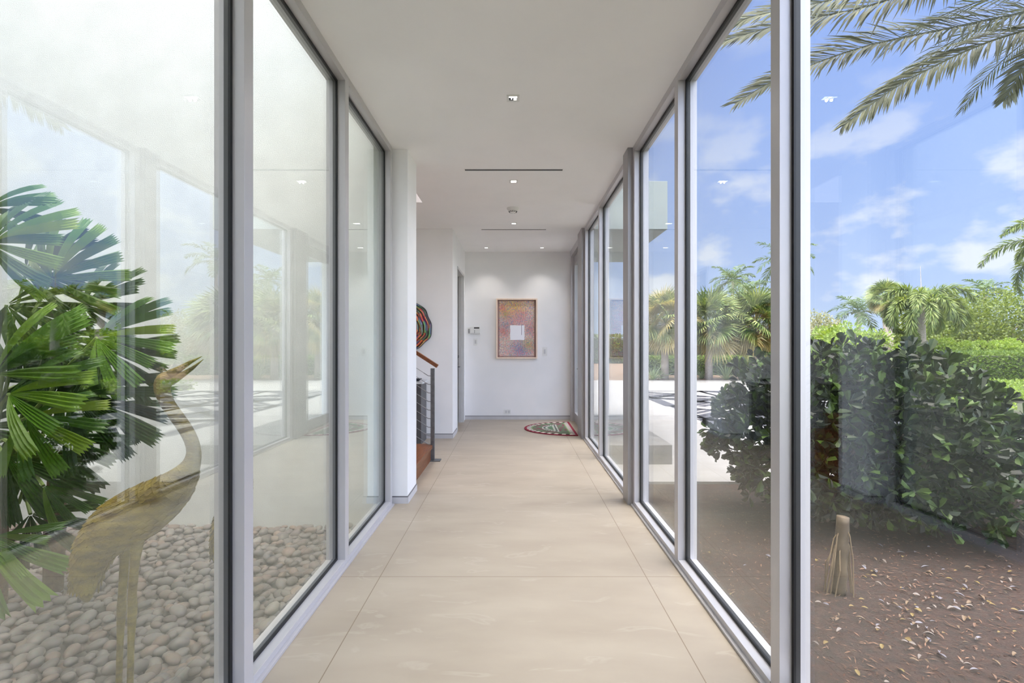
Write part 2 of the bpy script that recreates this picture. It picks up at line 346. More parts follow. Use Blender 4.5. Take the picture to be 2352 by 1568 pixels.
slot(-.46, .435, 6.68, .012, 'thin linear air slot in the ceiling near the back wall')
d = empty('smoke_detector', (-.02, 5.63, ZC), label='round white smoke detector on the hall ceiling', cat='smoke detector')
o = MB().lathe([(0, -.052), (.03, -.052), (.042, -.046), (.055, -.026), (.07, -.014), (.072, 0)], seg=32).build('housing', WHITEPL, None, True); o.parent = d
mb = MB()
for k in range(12):
    a = 2*PI*k/12; c, s_ = math.cos(a), math.sin(a); mb.tube([(c*.038, s_*.038, -.0505), (c*.050, s_*.050, -.038)], .004, 6)
o = mb.build('vent_slot', GASK); o.parent = d

# ------------------------------------------------------------------ artwork
def colour_mesh(name, V, Fs, colors, m, parent=None):
    me = bpy.data.meshes.new(name); me.from_pydata(V, [], Fs); me.materials.append(m)
    a = me.color_attributes.new('Col', 'FLOAT_COLOR', 'CORNER')
    cc = []
    for f, c in zip(Fs, colors): cc += [*c, 1]*len(f)
    a.data.foreach_set('color', cc); me.update()
    o = bpy.data.objects.new(name, me); COL.objects.link(o); o.parent = parent; return o
px0, px1, pz0, pz1 = -.315, .39, 1.052, 2.082
pc = empty('framed_painting', ((px0+px1)/2, YB, pz0), label='framed dotted painting with a white square, hanging on the back wall', cat='painting')
pc_inv = Matrix.Translation(-pc.location)
mb = MB(); fw = .022; fy = (YB-.055, YB)
mb.box(px0, px1, *fy, pz0, pz0+fw); mb.box(px0, px1, *fy, pz1-fw, pz1); mb.box(px0, px0+fw, *fy, pz0+fw, pz1-fw); mb.box(px1-fw, px1, *fy, pz0+fw, pz1-fw)
mb.build('frame', mat('pale_maple', srgb(244, 224, 206), .45, col2=srgb(236, 212, 192), nscale=8, stretch=(6, 1, 1)), pc)
cw, chh = .0045, .0045; ax0, ax1, az0, az1 = px0+fw, px1-fw, pz0+fw, pz1-fw
nx, nz_ = int((ax1-ax0)/cw), int((az1-az0)/chh)
V = [(ax0+(ax1-ax0)*i/nx, YB-.012, az0+(az1-az0)*j/nz_) for j in range(nz_+1) for i in range(nx+1)]
Fs = []; Cs = []
def lerp(a, b, t): return tuple(a[i]+(b[i]-a[i])*t for i in range(3))
P1 = srgb(236, 220, 208)
for j in range(nz_):
    for i in range(nx):
        u, v = (i+.5)/nx, (j+.5)/nz_
        Fs.append((j*(nx+1)+i, j*(nx+1)+i+1, (j+1)*(nx+1)+i+1, (j+1)*(nx+1)+i))
        g = (math.sin(u*7+v*5)+math.sin(v*13-u*4)+math.sin(u*17+v*9))/3
        bgc = P1
        for (cu, cv, r, c) in ((.45, .86, .28, (238, 206, 60)), (.2, .76, .15, (190, 170, 60)), (.55, .68, .26, (222, 160, 176)), (.6, .12, .25, (120, 130, 186)), (.8, .22, .16, (190, 190, 90)), (.2, .55, .2, (160, 160, 176)), (.12, .86, .1, (226, 110, 100)), (.15, .45, .12, (220, 130, 110)), (.85, .5, .16, (196, 150, 150))):
            w = max(0, 1-math.hypot((u-cu)*.7, v-cv)/r)
            bgc = lerp(bgc, srgb(*c), min(1, w*.75))
        e = min(u, 1-u)*.66; e2 = min(v, 1-v)
        uu = u*34+1.3*math.sin(v*6)+.6*math.sin(u*9); vv = v*46+2.2*math.sin(u*3.1+.4)
        du = uu % 1-.5; dv = vv % 1-.5
        hsh = math.sin(int(uu)*12.9898+int(vv)*78.233)*43758.5453 % 1
        c = bgc
        if du*du+dv*dv < .10+.08*hsh:
            dk = [(116, 70, 92), (96, 80, 104), (176, 76, 84), (126, 100, 88), (100, 92, 134), (184, 96, 116)][int(hsh*6)]
            if v > .8 and hsh < .45: dk = (170, 120, 40)
            c = srgb(*dk)
        if .31 < u < .70 and .30 < v < .555:
            if u > .33: c = srgb(238, 238, 246)
            if .615 < u < .63 and v > .39: c = srgb(150, 140, 160)
        if e < .018 or e2 < .015: c = srgb(150, 120, 116)
        if (.018 <= e < .03) or (.012 <= e2 < .022): c = lerp(c, srgb(96, 70, 66), .6)
        Cs.append(c)
o = colour_mesh('canvas', V, Fs, Cs, colattr_mat('painted_canvas', .6), pc); o.matrix_parent_inverse = pc_inv

# coloured round wall sculpture by the stairs
C0 = (934-VX)*6.6/F; Z0 = EYE-(750-VY)*6.6/F; R0 = .345
ws = empty('wall_sculpture', (C0, 6.62, Z0), label='round wavy-edged multicoloured wall sculpture beside the staircase', cat='sculpture')
pal = [(196, 60, 50), (60, 62, 66), (214, 130, 60), (88, 120, 90), (150, 60, 110), (110, 90, 80), (120, 140, 170), (180, 40, 60), (70, 80, 120), (200, 160, 90), (92, 150, 84), (60, 50, 60), (140, 100, 60)]
V = []; Fs = []; Cs = []; nr, na = 40, 160
for i in range(nr+1):
    for k in range(na):
        a = 2*PI*k/na; t_ = i/nr
        r = R0*t_*(1+.03*math.sin(5*a+3)+.015*math.sin(11*a))
        y = -.02-.10*(1-t_**2)**.5+.012*math.sin(t_*40+3*a)*t_
        V.append((r*math.cos(a), y, r*math.sin(a)))
for i in range(nr):
    for k in range(na):
        Fs.append((i*na+k, i*na+(k+1) % na, (i+1)*na+(k+1) % na, (i+1)*na+k))
        a = 2*PI*k/na; band = int(i*.75+1.4*math.sin(a*2+1)); seg_ = int((a+band*.9)*2.1)
        c = srgb(*pal[(band*5+seg_*3) % len(pal)]); 
        if i % 4 == 0 or i > nr-2: c = srgb(40, 38, 42)
        Cs.append(c)
o = colour_mesh('disc', V, Fs, Cs, colattr_mat('lacquered_strips', .3), ws)
o = MB().lathe([(0, 0), (.12, 0), (.12, .02), (0, .02)], seg=20).build('wall_mount', DARKPL); o.rotation_euler = (PI/2, 0, 0); o.parent = ws; o.location = (0, .02, 0)

# ------------------------------------------------------------------ small wall fittings on the back wall
def zpx(y, Y=YB): return EYE-(y-VY)*Y/F
def xpx(x, Y=YB): return (x-VX)*Y/F
a = empty('alarm_keypad', (xpx(1092), YB, zpx(767)), label='white alarm keypad with dark display on the back wall', cat='keypad')
BOX('housing', WHITEPL, (xpx(1080), xpx(1103.5), YB-.028, YB, zpx(767), zpx(750)), a, .003)
BOX('display', DARKPL, (xpx(1089), xpx(1101), YB-.030, YB-.028, zpx(754.5), zpx(751.5)), a)
mb = MB()
for k in range(4): mb.box(xpx(1089.5), xpx(1091), YB-.030, YB-.028, zpx(759+k*1.8), zpx(758+k*1.8))
mb.build('keys', mat('grey_keys', srgb(140, 140, 142), .5), a)
BOX('flap', mat('flap', srgb(214, 214, 214), .4), (xpx(1081), xpx(1103), YB-.029, YB-.028, zpx(766.5), zpx(764)), a)
a = empty('wall_intercom', (xpx(1077), YB, zpx(767)), label='small narrow intercom with slots, left of the alarm keypad', cat='intercom')
BOX('housing', WHITEPL, (xpx(1074.5), xpx(1079.6), YB-.018, YB, zpx(767), zpx(752)), a)
mb = MB()
for k in range(4): mb.box(xpx(1075.4), xpx(1078.8), YB-.0195, YB-.018, zpx(757+k*2.6), zpx(755.6+k*2.6))
mb.build('speaker_slot', DARKPL, a)
def switch(x0, x1, y0, y1, label, name='light_switch'):
    a = empty(name, (xpx((x0+x1)/2), YB, zpx(y1)), label=label, cat='switch' if name == 'light_switch' else 'outlet')
    BOX('cover_plate', WHITEPL, (xpx(x0), xpx(x1), YB-.006, YB, zpx(y1), zpx(y0)), a, .001)
    return a
a = switch(1087.5, 1097, 777.5, 793, 'white light switch directly below the alarm keypad')
BOX('rocker', CAS, (xpx(1090.5), xpx(1094), YB-.010, YB-.006, zpx(789), zpx(781)), a)
a = switch(1246, 1256.5, 797, 817, 'white light switch right of the painting')
BOX('rocker', CAS, (xpx(1249.5), xpx(1253), YB-.010, YB-.006, zpx(812), zpx(802)), a)
a = switch(1157, 1173, 940, 950.5, 'horizontal white power outlet low on the back wall', 'power_outlet')
for q in (1160, 1166.5): BOX('socket', CAS, (xpx(q), xpx(q+4.5), YB-.008, YB-.006, zpx(948.5), zpx(942.5)), a)

# ------------------------------------------------------------------ half-round door mat
RX, RYc, RD, RH = .90, 7.395, .752, .588
mt = empty('half_round_door_mat', (RX, RYc, 0), label='half-round green mat with red border and striped teeth by the glass door', cat='rug')
n1_, n2_ = 130, 200; V = []; Fs = []; Cs = []; idx = {}
for i in range(n1_+1):
    for j in range(n2_+1):
        u = i/n1_; v = (j/n2_)*2-1
        idx[i, j] = len(V); hw = math.sqrt(max(0, 1-u*u)); V.append((RX-u*RD, RYc+v*RH*hw, .012))
for i in range(n1_):
    for j in range(n2_):
        Fs.append((idx[i, j], idx[i, j+1], idx[i+1, j+1], idx[i+1, j]))
        u = (i+.5)/n1_; v = ((j+.5)/n2_*2-1)*math.sqrt(1-u*u); r = math.hypot(u, v); a = math.atan2(v, u)
        da = 1-r; ds = u*RD/.66; arc = da < ds; dd = min(da, ds)
        s_ = (a*19/PI*1.0) if arc else v*15
        tooth = (s_ % 1) < .5
        if dd < .05: c = (130, 22, 48)
        elif dd < .14: c = (226, 214, 205) if tooth else ((36, 26, 28) if (arc or True) else (60, 60, 60))
        elif dd < .165: c = (120, 146, 98)
        elif dd < .36: c = (96, 108, 84) if (math.sin(a*9)+math.sin(dd*40+v*9)) > -.3 else (118, 72, 78)
        elif dd < .395: c = (205, 205, 190) if (s_*1.3 % 1) < .6 else (96, 90, 84)
        elif dd < .43: c = (84, 88, 84)
        elif dd < .475: c = (214, 210, 196) if (s_*1.3 % 1) < .55 else (96, 110, 92)
        else: c = (92, 116, 90)
        Cs.append(srgb(*c))
o = colour_mesh('pile', V, Fs, Cs, colattr_mat('wool_pile', .95), mt); o.matrix_parent_inverse = Matrix.Translation(-mt.location)
mb = MB(); pts = [(RX, RYc-RH)]+[(RX-RD*math.cos(a), RYc+RH*math.sin(a)) for a in np.linspace(-PI/2, PI/2, 60)]+[(RX, RYc+RH)]
n = len(pts); mb.add([(x, y, .0) for x, y in pts]+[(x, y, .0118) for x, y in pts], [(i, (i+1) % n, n+(i+1) % n, n+i) for i in range(n)]+[tuple(range(n))[::-1], tuple(range(n, 2*n))])
mb.build('backing', mat('mat_edge', srgb(120, 20, 44), .9), mt)

# ------------------------------------------------------------------ staircase
st = empty('staircase', (-.935, 4.85, 0), label='reddish wooden stairs rising to the left behind the white column', cat='stairs')
for k in range(12):
    x = -.935-.28*k; z = .175*(k+1)
    if x < -4.2: break
    BOX('tread', WOOD, (x-.30, x+.02, 4.29, 5.44, z-.04, z), st, .004)
    BOX('riser', WOOD, (x-.02, x, 4.29, 5.43, z-.175, z-.04), st)
ra = empty('stair_railing', (-.915, 5.37, 0), label='steel cable stair railing with wooden handrail and end post', cat='railing')
sl = math.tan(math.radians(32.5)); px_, py_ = -.915, 5.37
mb = MB(); mb.box(px_-.022, px_+.022, py_-.012, py_+.012, .01, 1.03); mb.build('post', STEEL, ra, bevel=.002)
BOX('base_plate', STEEL, (px_-.03, px_+.09, py_-.05, py_+.05, 0, .01), ra)
hr = MB(); A = Vector((px_+.045, py_, 1.035)); Bv = Vector((px_-2.9, py_, 1.02+3.0*sl)); a_ = (Bv-A).normalized(); nn = Vector((0, 1, 0)); up_ = nn.cross(a_)
up_ = up_ if up_.z > 0 else -up_
Vs = [p+nn*sx*.022+up_*sz for p in (A, Bv) for sx, sz in ((-1, 0), (1, 0), (1, .04), (-1, .04))]
hr.add(Vs, [(0, 1, 2, 3), (7, 6, 5, 4), (0, 4, 5, 1), (1, 5, 6, 2), (2, 6, 7, 3), (3, 7, 4, 0)]); hr.build('handrail', WOOD, ra, bevel=.005)
for k in range(9):
    z = .945-.0955*k
    pts = [(px_-.02, py_, z), (px_-.05, py_, z+.004), (px_-.16, py_, z+.004+.11*sl), (px_-2.8, py_, z+.004+2.75*sl)]
    MB().tube(pts, .003, 6).build('cable', CABLE, ra)
    MB().tube([(px_-.02, py_, z), (px_-.05, py_, z+.003), (px_-.10, py_, z+.035)], .005, 6).build('cable_fitting', CABLE, ra)
for k in (1, 2): BOX('upper_post', STEEL, (px_-.022-1.3*k, px_+.022-1.3*k, py_-.012, py_+.012, .9*k, 1.0+1.3*k*sl), ra)
# console table beyond the stairs
ct = empty('console_table', (-1.75, 6.4, 0), label='dark-legged console table with pale top against the wall beyond the stairs', cat='table')
BOX('table_top', mat('pale_top', srgb(206, 208, 210), .25), (-2.4, -1.187, 6.2, 6.61, .785, .81), ct, .002)
for x in (-1.27, -2.38): BOX('leg', mat('dark_leg', srgb(92, 90, 90), .5, col2=srgb(78, 76, 78)), (x, x+.06, 6.22, 6.60, 0, .785), ct)
bw = MB().lathe([(0, .0), (.03, 0), (.035, .004), (.07, .03), (.074, .034), (.068, .034), (.03, .01), (0, .008)], (-1.30, 6.38, .81), 20).build('small_dark_bowl', DARKPL, None, True)
tag(bw, 'small dark dish standing on the console table', 'dish')

# ================================================================== OUTSIDE RIGHT: grounds
GZ = -.33
LAWN = mat('lawn_ground', srgb(70, 82, 44), .95, col2=srgb(54, 66, 34), nscale=10, bump=.5, bscale=60)
def plane(name, m, x0, x1, y0, y1, z, th=.3, **kw): return tag(MB().box(x0, x1, y0, y1, z-th, z).build(name, m), **kw)
plane('ground_mulch', SOIL, 1.08, 7.5, -3, 5.62, GZ, kind='structure')
plane('ground_lawn', LAWN, -60, 90, -30, 110, GZ-.06, kind='structure')
dwz = GZ+.03
mb = MB(); mb.box(1.1, 13.2, 5.6, 21.3, dwz-.3, dwz)
PX0, PX1, PY0, PY1 = 4.05, 12.9, 8.3, 16.4
def strip(p, q, w):
    p = Vector(p); q = Vector(q); d_ = (q-p).normalized(); s_ = Vector((-d_.y, d_.x))*w*.80
    zt = dwz+.003
    mb.add([(p.x+s_.x, p.y+s_.y, zt), (p.x-s_.x, p.y-s_.y, zt), (q.x-s_.x, q.y-s_.y, zt), (q.x+s_.x, q.y+s_.y, zt)], [(0, 1, 2, 3)], 1)
cx_, cy_ = 4, 4; cwx, cwy = (PX1-PX0)/cx_, (PY1-PY0)/cy_
for i in range(cx_):
    for j in range(cy_):
        x0, y0 = PX0+i*cwx, PY0+j*cwy; A_, B_, C_, D_ = (x0, y0), (x0+cwx, y0), (x0+cwx, y0+cwy), (x0, y0+cwy); ce = (x0+cwx/2, y0+cwy/2)
        if (i+j) % 2: strip(A_, C_, .24); strip(B_, D_, .14)
        else: strip(B_, D_, .24); strip(A_, C_, .14)
        strip(A_, D_, .22 if (j % 2) == 0 else .1)
        for k in range(1, 6):
            f = k/6
            if (i+j) % 2: strip((x0, y0+cwy*(1-f)), (x0+cwx*f/2, y0+cwy*(1-f/2)), .10); strip((x0+cwx*f/2, y0+cwy*f/2), (x0+cwx*(1-f/2), y0+cwy*f/2), .09)
            else: strip((x0+cwx*f, y0), (x0+cwx*(f/2+.5), y0+cwy*(.5-f/2)), .12); strip((x0+cwx*f/2, y0+cwy*(1-f/2)), (x0+cwx*(1-f/2), y0+cwy*(1-f/2)), .09)
        strip(B_, C_, .08)
strip((PX0, PY1), (PX1, PY1), .1)
tag(mb.build('ground_driveway', [DW, DWD]), kind='structure')
S('trim_landing', CONC, (1.09, 2.10, 6.40, 9.2, GZ-.1, -.04), bevel=.01)
S('roof_canopy', mat('canopy_render', srgb(132, 142, 142), .8, col2=srgb(126, 136, 136)), (1.10, 2.13, 6.70, 9.4, 2.90, 3.57), bevel=.004)
BEDM = mat('planting_soil', srgb(110, 88, 66), .95, col2=srgb(80, 62, 46), nscale=12)
plane('ground_planting_bed', BEDM, -2, 40, 21.3, 60, GZ+.02, kind='structure')

# mulch chips
n = 16000; P = np.stack([RNG.uniform(1.12, 6.5, n), RNG.uniform(.8, 5.55, n), GZ+RNG.uniform(0, .012, n)], 1)
a = RNG.uniform(0, 2*PI, n); D = np.stack([np.cos(a), np.sin(a), RNG.normal(0, .12, n)], 1)
mb = MB(); scatter_leaves(mb, P, D, RNG.uniform(.015, .05, n), RNG.uniform(.0015, .005, n), simple=True, roll=np.tile([0, 0, 1.], (n, 1)))
tag(mb.build('wood_mulch', CHIP), 'brown shredded wood mulch covering the bed outside the right windows', 'mulch', kind='stuff')
# fallen leaves, one by one
FLM = [mat('fallen_leaf_%s' % k, srgb(*c), .7, col2=srgb(*c2), nscale=30) for k, c, c2 in (('tan', (98, 80, 60), (74, 58, 44)), ('pale', (108, 99, 94), (84, 77, 73)), ('yellow', (104, 90, 44), (90, 68, 34)), ('brown', (92, 66, 50), (70, 50, 38)), ('grey', (100, 98, 106), (80, 78, 88)))]
protos = []
for k in range(10):
    L = random.uniform(.05, .085); w = random.uniform(.009, .017); cu = random.uniform(.004, .016)
    V = []; 
    for i in range(7):
        t_ = i/6; ww = w*math.sin(PI*min(1, .06+t_*.94))**.7; zc = cu*math.sin(PI*t_)
        V += [(t_*L-L/2, -ww, zc+.35*ww), (t_*L-L/2, 0, zc*.4), (t_*L-L/2, ww, zc+.35*ww)]
    Fs = [(i*3+q, i*3+q+1, i*3+q+4, i*3+q+3) for i in range(6) for q in (0, 1)]
    protos.append(MB().add(V, Fs).mesh('fallen_leaf', FLM[k % 5], True))
cnt = 0
while cnt < 240:
    if random.random() < .8: x_, y_ = random.gauss(2130, 130), random.gauss(1370, 80)
    else: x_, y_ = random.uniform(1610, 2340), random.uniform(1180, 1560)
    if y_ < 1170 or y_ > 1566 or x_ > 2350 or x_ < 1605 or 1765 < x_ < 1870: continue
    g = ground_at(x_, y_, GZ+.014)
    if g.x < 1.15: continue
    o = bpy.data.objects.new('fallen_leaf', protos[random.randrange(10)]); COL.objects.link(o); o.location = g
    o.rotation_euler = (random.gauss(0, .15), random.gauss(0, .15), random.uniform(0, 2*PI)); q = random.uniform(.4, .78); o.scale = (q, q, q)
    tag(o, 'dry fallen leaf lying on the brown mulch outside the right windows', 'leaf', 'fallen leaves on the mulch'); cnt += 1

# ------------------------------------------------------------------ shrubs
G_SHRUB = leafmat('shrub_leaf', [srgb(11, 19, 9), srgb(18, 29, 13), srgb(14, 23, 11), srgb(27, 40, 17), srgb(62, 84, 30), srgb(17, 27, 15)], .42, .12)
G_SHRUB2 = leafmat('shrub_leaf_fresh', [srgb(20, 38, 14), srgb(34, 56, 20), srgb(27, 46, 17), srgb(64, 90, 32), srgb(20, 34, 14)], .42, .22)
BARK = mat('grey_bark', srgb(104, 90, 76), .9, col2=srgb(80, 68, 58), nscale=25, bump=.5, bscale=50)
def shrub(name, c, R, nros, leafL, m, label, zmin=GZ, group=None, cut=None):
    """rosettes of leaves on the surface and through the body of a rounded bush"""
    s = empty(name, (c[0], c[1], GZ), label=label, cat='shrub', group=group)
    mb = MB(); k = nros
    d = norm(RNG.normal(size=(k, 3))); rad = np.where(RNG.random(k) < .72, RNG.uniform(.88, 1.04, k), RNG.uniform(.5, .88, k))
    lump = 1+.10*np.sin(d[:, 0]*7+1)*np.cos(d[:, 2]*6)+.08*np.sin(d[:, 1]*9+d[:, 2]*5)
    P = np.array(c)+d*np.array(R)*(rad*lump)[:, None]
    ok = P[:, 2] > zmin+.12
    if cut is not None: ok &= cut(P)
    P, d = P[ok], d[ok]
    ax = norm(d+np.array([0, 0, .45])+RNG.normal(0, .25, d.shape))
    allP, allD, allL = [], [], []
    for q in range(9):
        sp_ = norm(RNG.normal(size=ax.shape)); dd = norm(ax*(.35+.08*q)+sp_*.8)
        allP.append(P+dd*.008+ax*RNG.uniform(-.05, .03, (len(P), 1))); allD.append(dd); allL.append(RNG.uniform(.7, 1.15, len(P))*leafL)
    allP, allD, allL = np.concatenate(allP), np.concatenate(allD), np.concatenate(allL)
    scatter_leaves(mb, allP, allD, allL, allL*.29, obov=True, fold=.3); mb.build('foliage', m, s)
    br = MB()
    for q in range(12):
        i = RNG.integers(len(P)); e_ = Vector(P[i]); b0 = Vector((c[0]+random.gauss(0, .12), c[1]+random.gauss(0, .12), GZ))
        mid = b0.lerp(e_, .45)+Vector((random.gauss(0, .05), random.gauss(0, .05), .15)); br.tube([b0, mid, b0.lerp(e_, .92)], [.018, .012, .005], 6)
    br.build('branches', BARK, s); return s
shrub('clusia_shrub', (2.84, 4.45, .50), (.93, .72, .76), 820, .10, G_SHRUB, 'tall dark rounded shrub outside, in the gap beside the driveway corner')
shrub('clusia_shrub', (3.38, 4.35, .44), (.88, .78, .76), 800, .105, G_SHRUB, 'dark glossy shrub seen through the near right pane, left half')
shrub('clusia_shrub', (4.3, 4.2, -.04), (1.0, .85, .62), 800, .105, G_SHRUB2, 'lower fresher green shrub at the right edge of the near right pane')
# bamboo-like stem with hanging fibres
bs = empty('ringed_palm_stem', (2.12, 3.15, GZ), label='pale ringed cane stem with hanging fibres standing in the mulch', cat='plant stem')
CANE = mat('pale_cane', srgb(84, 70, 50), .7, col2=srgb(62, 50, 35), nscale=12)
mb = MB(); pts = []; rs = []
for k in range(13):
    z = GZ+.5*k/12; pts.append((2.12+.03*k/12, 3.15, z)); rs.append(.042-.006*k/12+(.006 if k in (3, 7) else 0))
mb.tube(pts, rs, 14); mb.build('stem', CANE, bs, smooth=True)
mb = MB()
for k in range(14):
    a = random.uniform(0, 2*PI); r = random.uniform(.05, .085); z1 = GZ+random.uniform(.3, .48)
    mb.tube([(2.15, 3.15, z1), (2.14+r*.6*math.cos(a), 3.15+r*.6*math.sin(a), z1-.08), (2.12+r*math.cos(a+.3), 3.15+r*math.sin(a+.3), (z1+GZ)/2), (2.12+r*1.1*math.cos(a), 3.15+r*1.1*math.sin(a), GZ+.01)], .004, 5)
mb.build('fibres', mat('fibre', srgb(104, 88, 66), .9), bs)

# ------------------------------------------------------------------ hedges / ground cover / broadleaf trees
G_HEDGE = leafmat('hedge_leaf', [srgb(68, 90, 40), srgb(94, 116, 54), srgb(80, 102, 46), srgb(118, 138, 70), srgb(56, 78, 34)], .5, .3)
G_GOLD = leafmat('bright_leaf', [srgb(86, 108, 44), srgb(112, 134, 58), srgb(98, 120, 50), srgb(134, 152, 78), srgb(74, 96, 38)], .5, .35)
G_TREE = leafmat('tree_leaf', [srgb(66, 82, 34), srgb(90, 104, 44), srgb(108, 120, 54), srgb(78, 92, 40), srgb(56, 70, 30)], .5, .3)
G_GREY = leafmat('grey_leaf', [srgb(120, 126, 96), srgb(146, 146, 118), srgb(104, 112, 84), srgb(164, 158, 132)], .7, .2)
CORE = mat('inner_twigs', srgb(58, 66, 36), .95, col2=srgb(40, 46, 26), nscale=14)
def hedge(name, x0, x1, y0, y1, z0, z1, m, n, L, label, cat='hedge'):
    s = empty(name, ((x0+x1)/2, (y0+y1)/2, z0), label=label, cat=cat)
    MB().box(x0+.08, x1-.08, y0+.08, y1-.08, z0, z1-.1).build('inner_growth', CORE, s)
    sx, sy, sz = x1-x0, y1-y0, z1-z0; ar = np.array([sx*sz, sy*sz, sx*sy]); f = RNG.choice(3, n, p=ar/ar.sum())
    P = np.stack([RNG.uniform(x0, x1, n), RNG.uniform(y0, y1, n), RNG.uniform(z0, z1, n)], 1); Nn = np.zeros((n, 3))
    k = f == 0; P[k, 1] = y0+RNG.normal(0, .03, k.sum()); Nn[k, 1] = -1
    k = f == 1; P[k, 0] = x0+RNG.normal(0, .03, k.sum()); Nn[k, 0] = -1
    k = f == 2; P[k, 2] = z1+RNG.normal(0, .03, k.sum()); Nn[k, 2] = 1
    mb = MB(); scatter_leaves(mb, P, Nn+RNG.normal(0, .8, P.shape)+np.array([0, 0, .3]), RNG.uniform(.7, 1.2, n)*L, .3*L, simple=True); mb.build('foliage', m, s)
def tree(name, c, R, n, L, m, label, zt=None, clumps=40, group=None, trunk=.1, cat='tree'):
    s = empty(name, (c[0], c[1], GZ), label=label, cat=cat, group=group)
    dc = norm(RNG.normal(size=(clumps, 3))); cc = np.array(c)+dc*np.array(R)*RNG.uniform(.55, .95, (clumps, 1)); cc[:, 2] = np.maximum(cc[:, 2], GZ+.3)
    i = RNG.integers(clumps, size=n); d = norm(RNG.normal(size=(n, 3)))
    P = cc[i]+d*np.array(R)*.30*RNG.uniform(.6, 1.05, (n, 1)); P[:, 2] = np.maximum(P[:, 2], GZ+.05)
    mb = MB(); scatter_leaves(mb, P, d+np.array([0, 0, .35])+RNG.normal(0, .5, d.shape), RNG.uniform(.7, 1.2, n)*L, .32*L, simple=True); mb.build('foliage', m, s)
    b = MB(); b.tube([(c[0], c[1], GZ), (c[0]+.05, c[1], (GZ+c[2])/2), (c[0], c[1], c[2])], [trunk, trunk*.8, trunk*.5], 8)
    for q in range(7): b.tube([(c[0], c[1], GZ+(c[2]-GZ)*.5), tuple(Vector(c).lerp(Vector(cc[q]), .6)), tuple(cc[q])], [trunk*.4, trunk*.25, .02], 5)
    b.build('trunk', BARK, s)
hedge('clipped_hedge', 13.4, 24, 17.6, 19, GZ, EYE-(812-VY)*17.7/F, G_HEDGE, 15000, .09, 'clipped green box hedge behind the shrubs at far right')
hedge('groundcover_bed', 9.3, 20, 9.8, 17.2, GZ-.2, -.02, G_GOLD, 12000, .09, 'bright green low groundcover in front of the clipped hedge', 'groundcover')
hedge('low_hedge', 6, 15, 25.0, 26, GZ, EYE-(822-VY)*25/F, G_HEDGE, 9000, .12, 'low yellow-green hedge behind the fan palms')
hedge('back_hedge', 2, 32, 40, 42, GZ, 1.9, G_TREE, 7000, .28, 'dense dark green planting far behind the palms')
BT = [(1890, 716, 27, 1.5, G_GREY, 4500, .13, 'grey-green wispy tree left of the leafy pale green tree'),
      (1965, 742, 19, 1.75, G_GOLD, 6500, .13, 'pale lime-green rounded tree behind the leaning cabbage palm'),
      (2195, 668, 26, 2.6, G_TREE, 7000, .16, 'dark green tree just right of the foxtail palm'),
      (2290, 655, 25, 3.0, G_TREE, 9000, .15, 'large olive green tree under the far-right palm top'),
      (2400, 640, 24, 3.0, G_TREE, 7000, .15, 'large olive green tree cut by the right edge of the photo'),
      (2560, 660, 24, 3.2, G_TREE, 5000, .16, 'olive green tree reflected in the left glass'),
      (2120, 745, 24, 2.0, G_TREE, 5000, .14, 'mid-green tree right behind the foxtail palm trunk')]
for px, py, Y, r, m, n, L, lab in BT:
    top = EYE-(py-VY)*Y/F; zc = GZ+.35+(top-GZ)*.45
    tree('broadleaf_tree', ((px-VX)*Y/F, Y+r*.3, zc), (r, r*.9, (top-zc)*.95), n, L, m, lab, group=None)
for px, py, Y, r, lab in ((2180, 772, 19.6, .8, 'small bright shrub topping the hedge, nearest the foxtail palm'), (2262, 778, 19.8, .8, 'small bright shrub above the middle of the clipped hedge'), (2330, 772, 19.6, 1.0, 'small bright shrub above the hedge at the right edge')):
    top = EYE-(py-VY)*Y/F; tree('garden_shrub', ((px-VX)*Y/F, Y, top-.55), (r, .6, .5), 2200, .11, G_GOLD, lab, clumps=18, cat='shrub', trunk=.05)

# ------------------------------------------------------------------ palms
G_FAN = leafmat('fan_palm_leaf', [srgb(46, 64, 30), srgb(72, 92, 44), srgb(100, 116, 62), srgb(136, 144, 92), srgb(60, 76, 36)], .45, .15)
G_DRY = leafmat('fan_palm_dry', [srgb(136, 122, 76), srgb(156, 142, 96), srgb(118, 110, 70), srgb(170, 158, 118)], .6, .3)
G_COCO = leafmat('coconut_leaf', [srgb(64, 86, 54), srgb(80, 102, 66), srgb(54, 74, 46), srgb(98, 114, 76)], .4, .3)
G_FOX = leafmat('foxtail_leaf', [srgb(78, 98, 50), srgb(100, 116, 60), srgb(120, 130, 72), srgb(66, 84, 42)], .45, .3)
G_DATE = leafmat('date_palm_leaf', [srgb(38, 44, 28), srgb(50, 56, 36), srgb(66, 70, 46), srgb(44, 50, 32), srgb(78, 82, 56)], .65, .2)
PTR = mat('palm_trunk', srgb(168, 156, 146), .9, col2=srgb(136, 124, 114), nscale=14, bump=.6, bscale=40, stretch=(1, 1, 4))
def frond_path(c, az, el, L, droop, n=12, z=None):
    p = Vector(c); out_ = [p.copy()]
    for i in range(n):
        e_ = el-droop*((i+.5)/n)**1.2; p = p+Vector((math.cos(az)*math.cos(e_), math.sin(az)*math.cos(e_), math.sin(e_)))*L/n; out_.append(p.copy())
    return out_
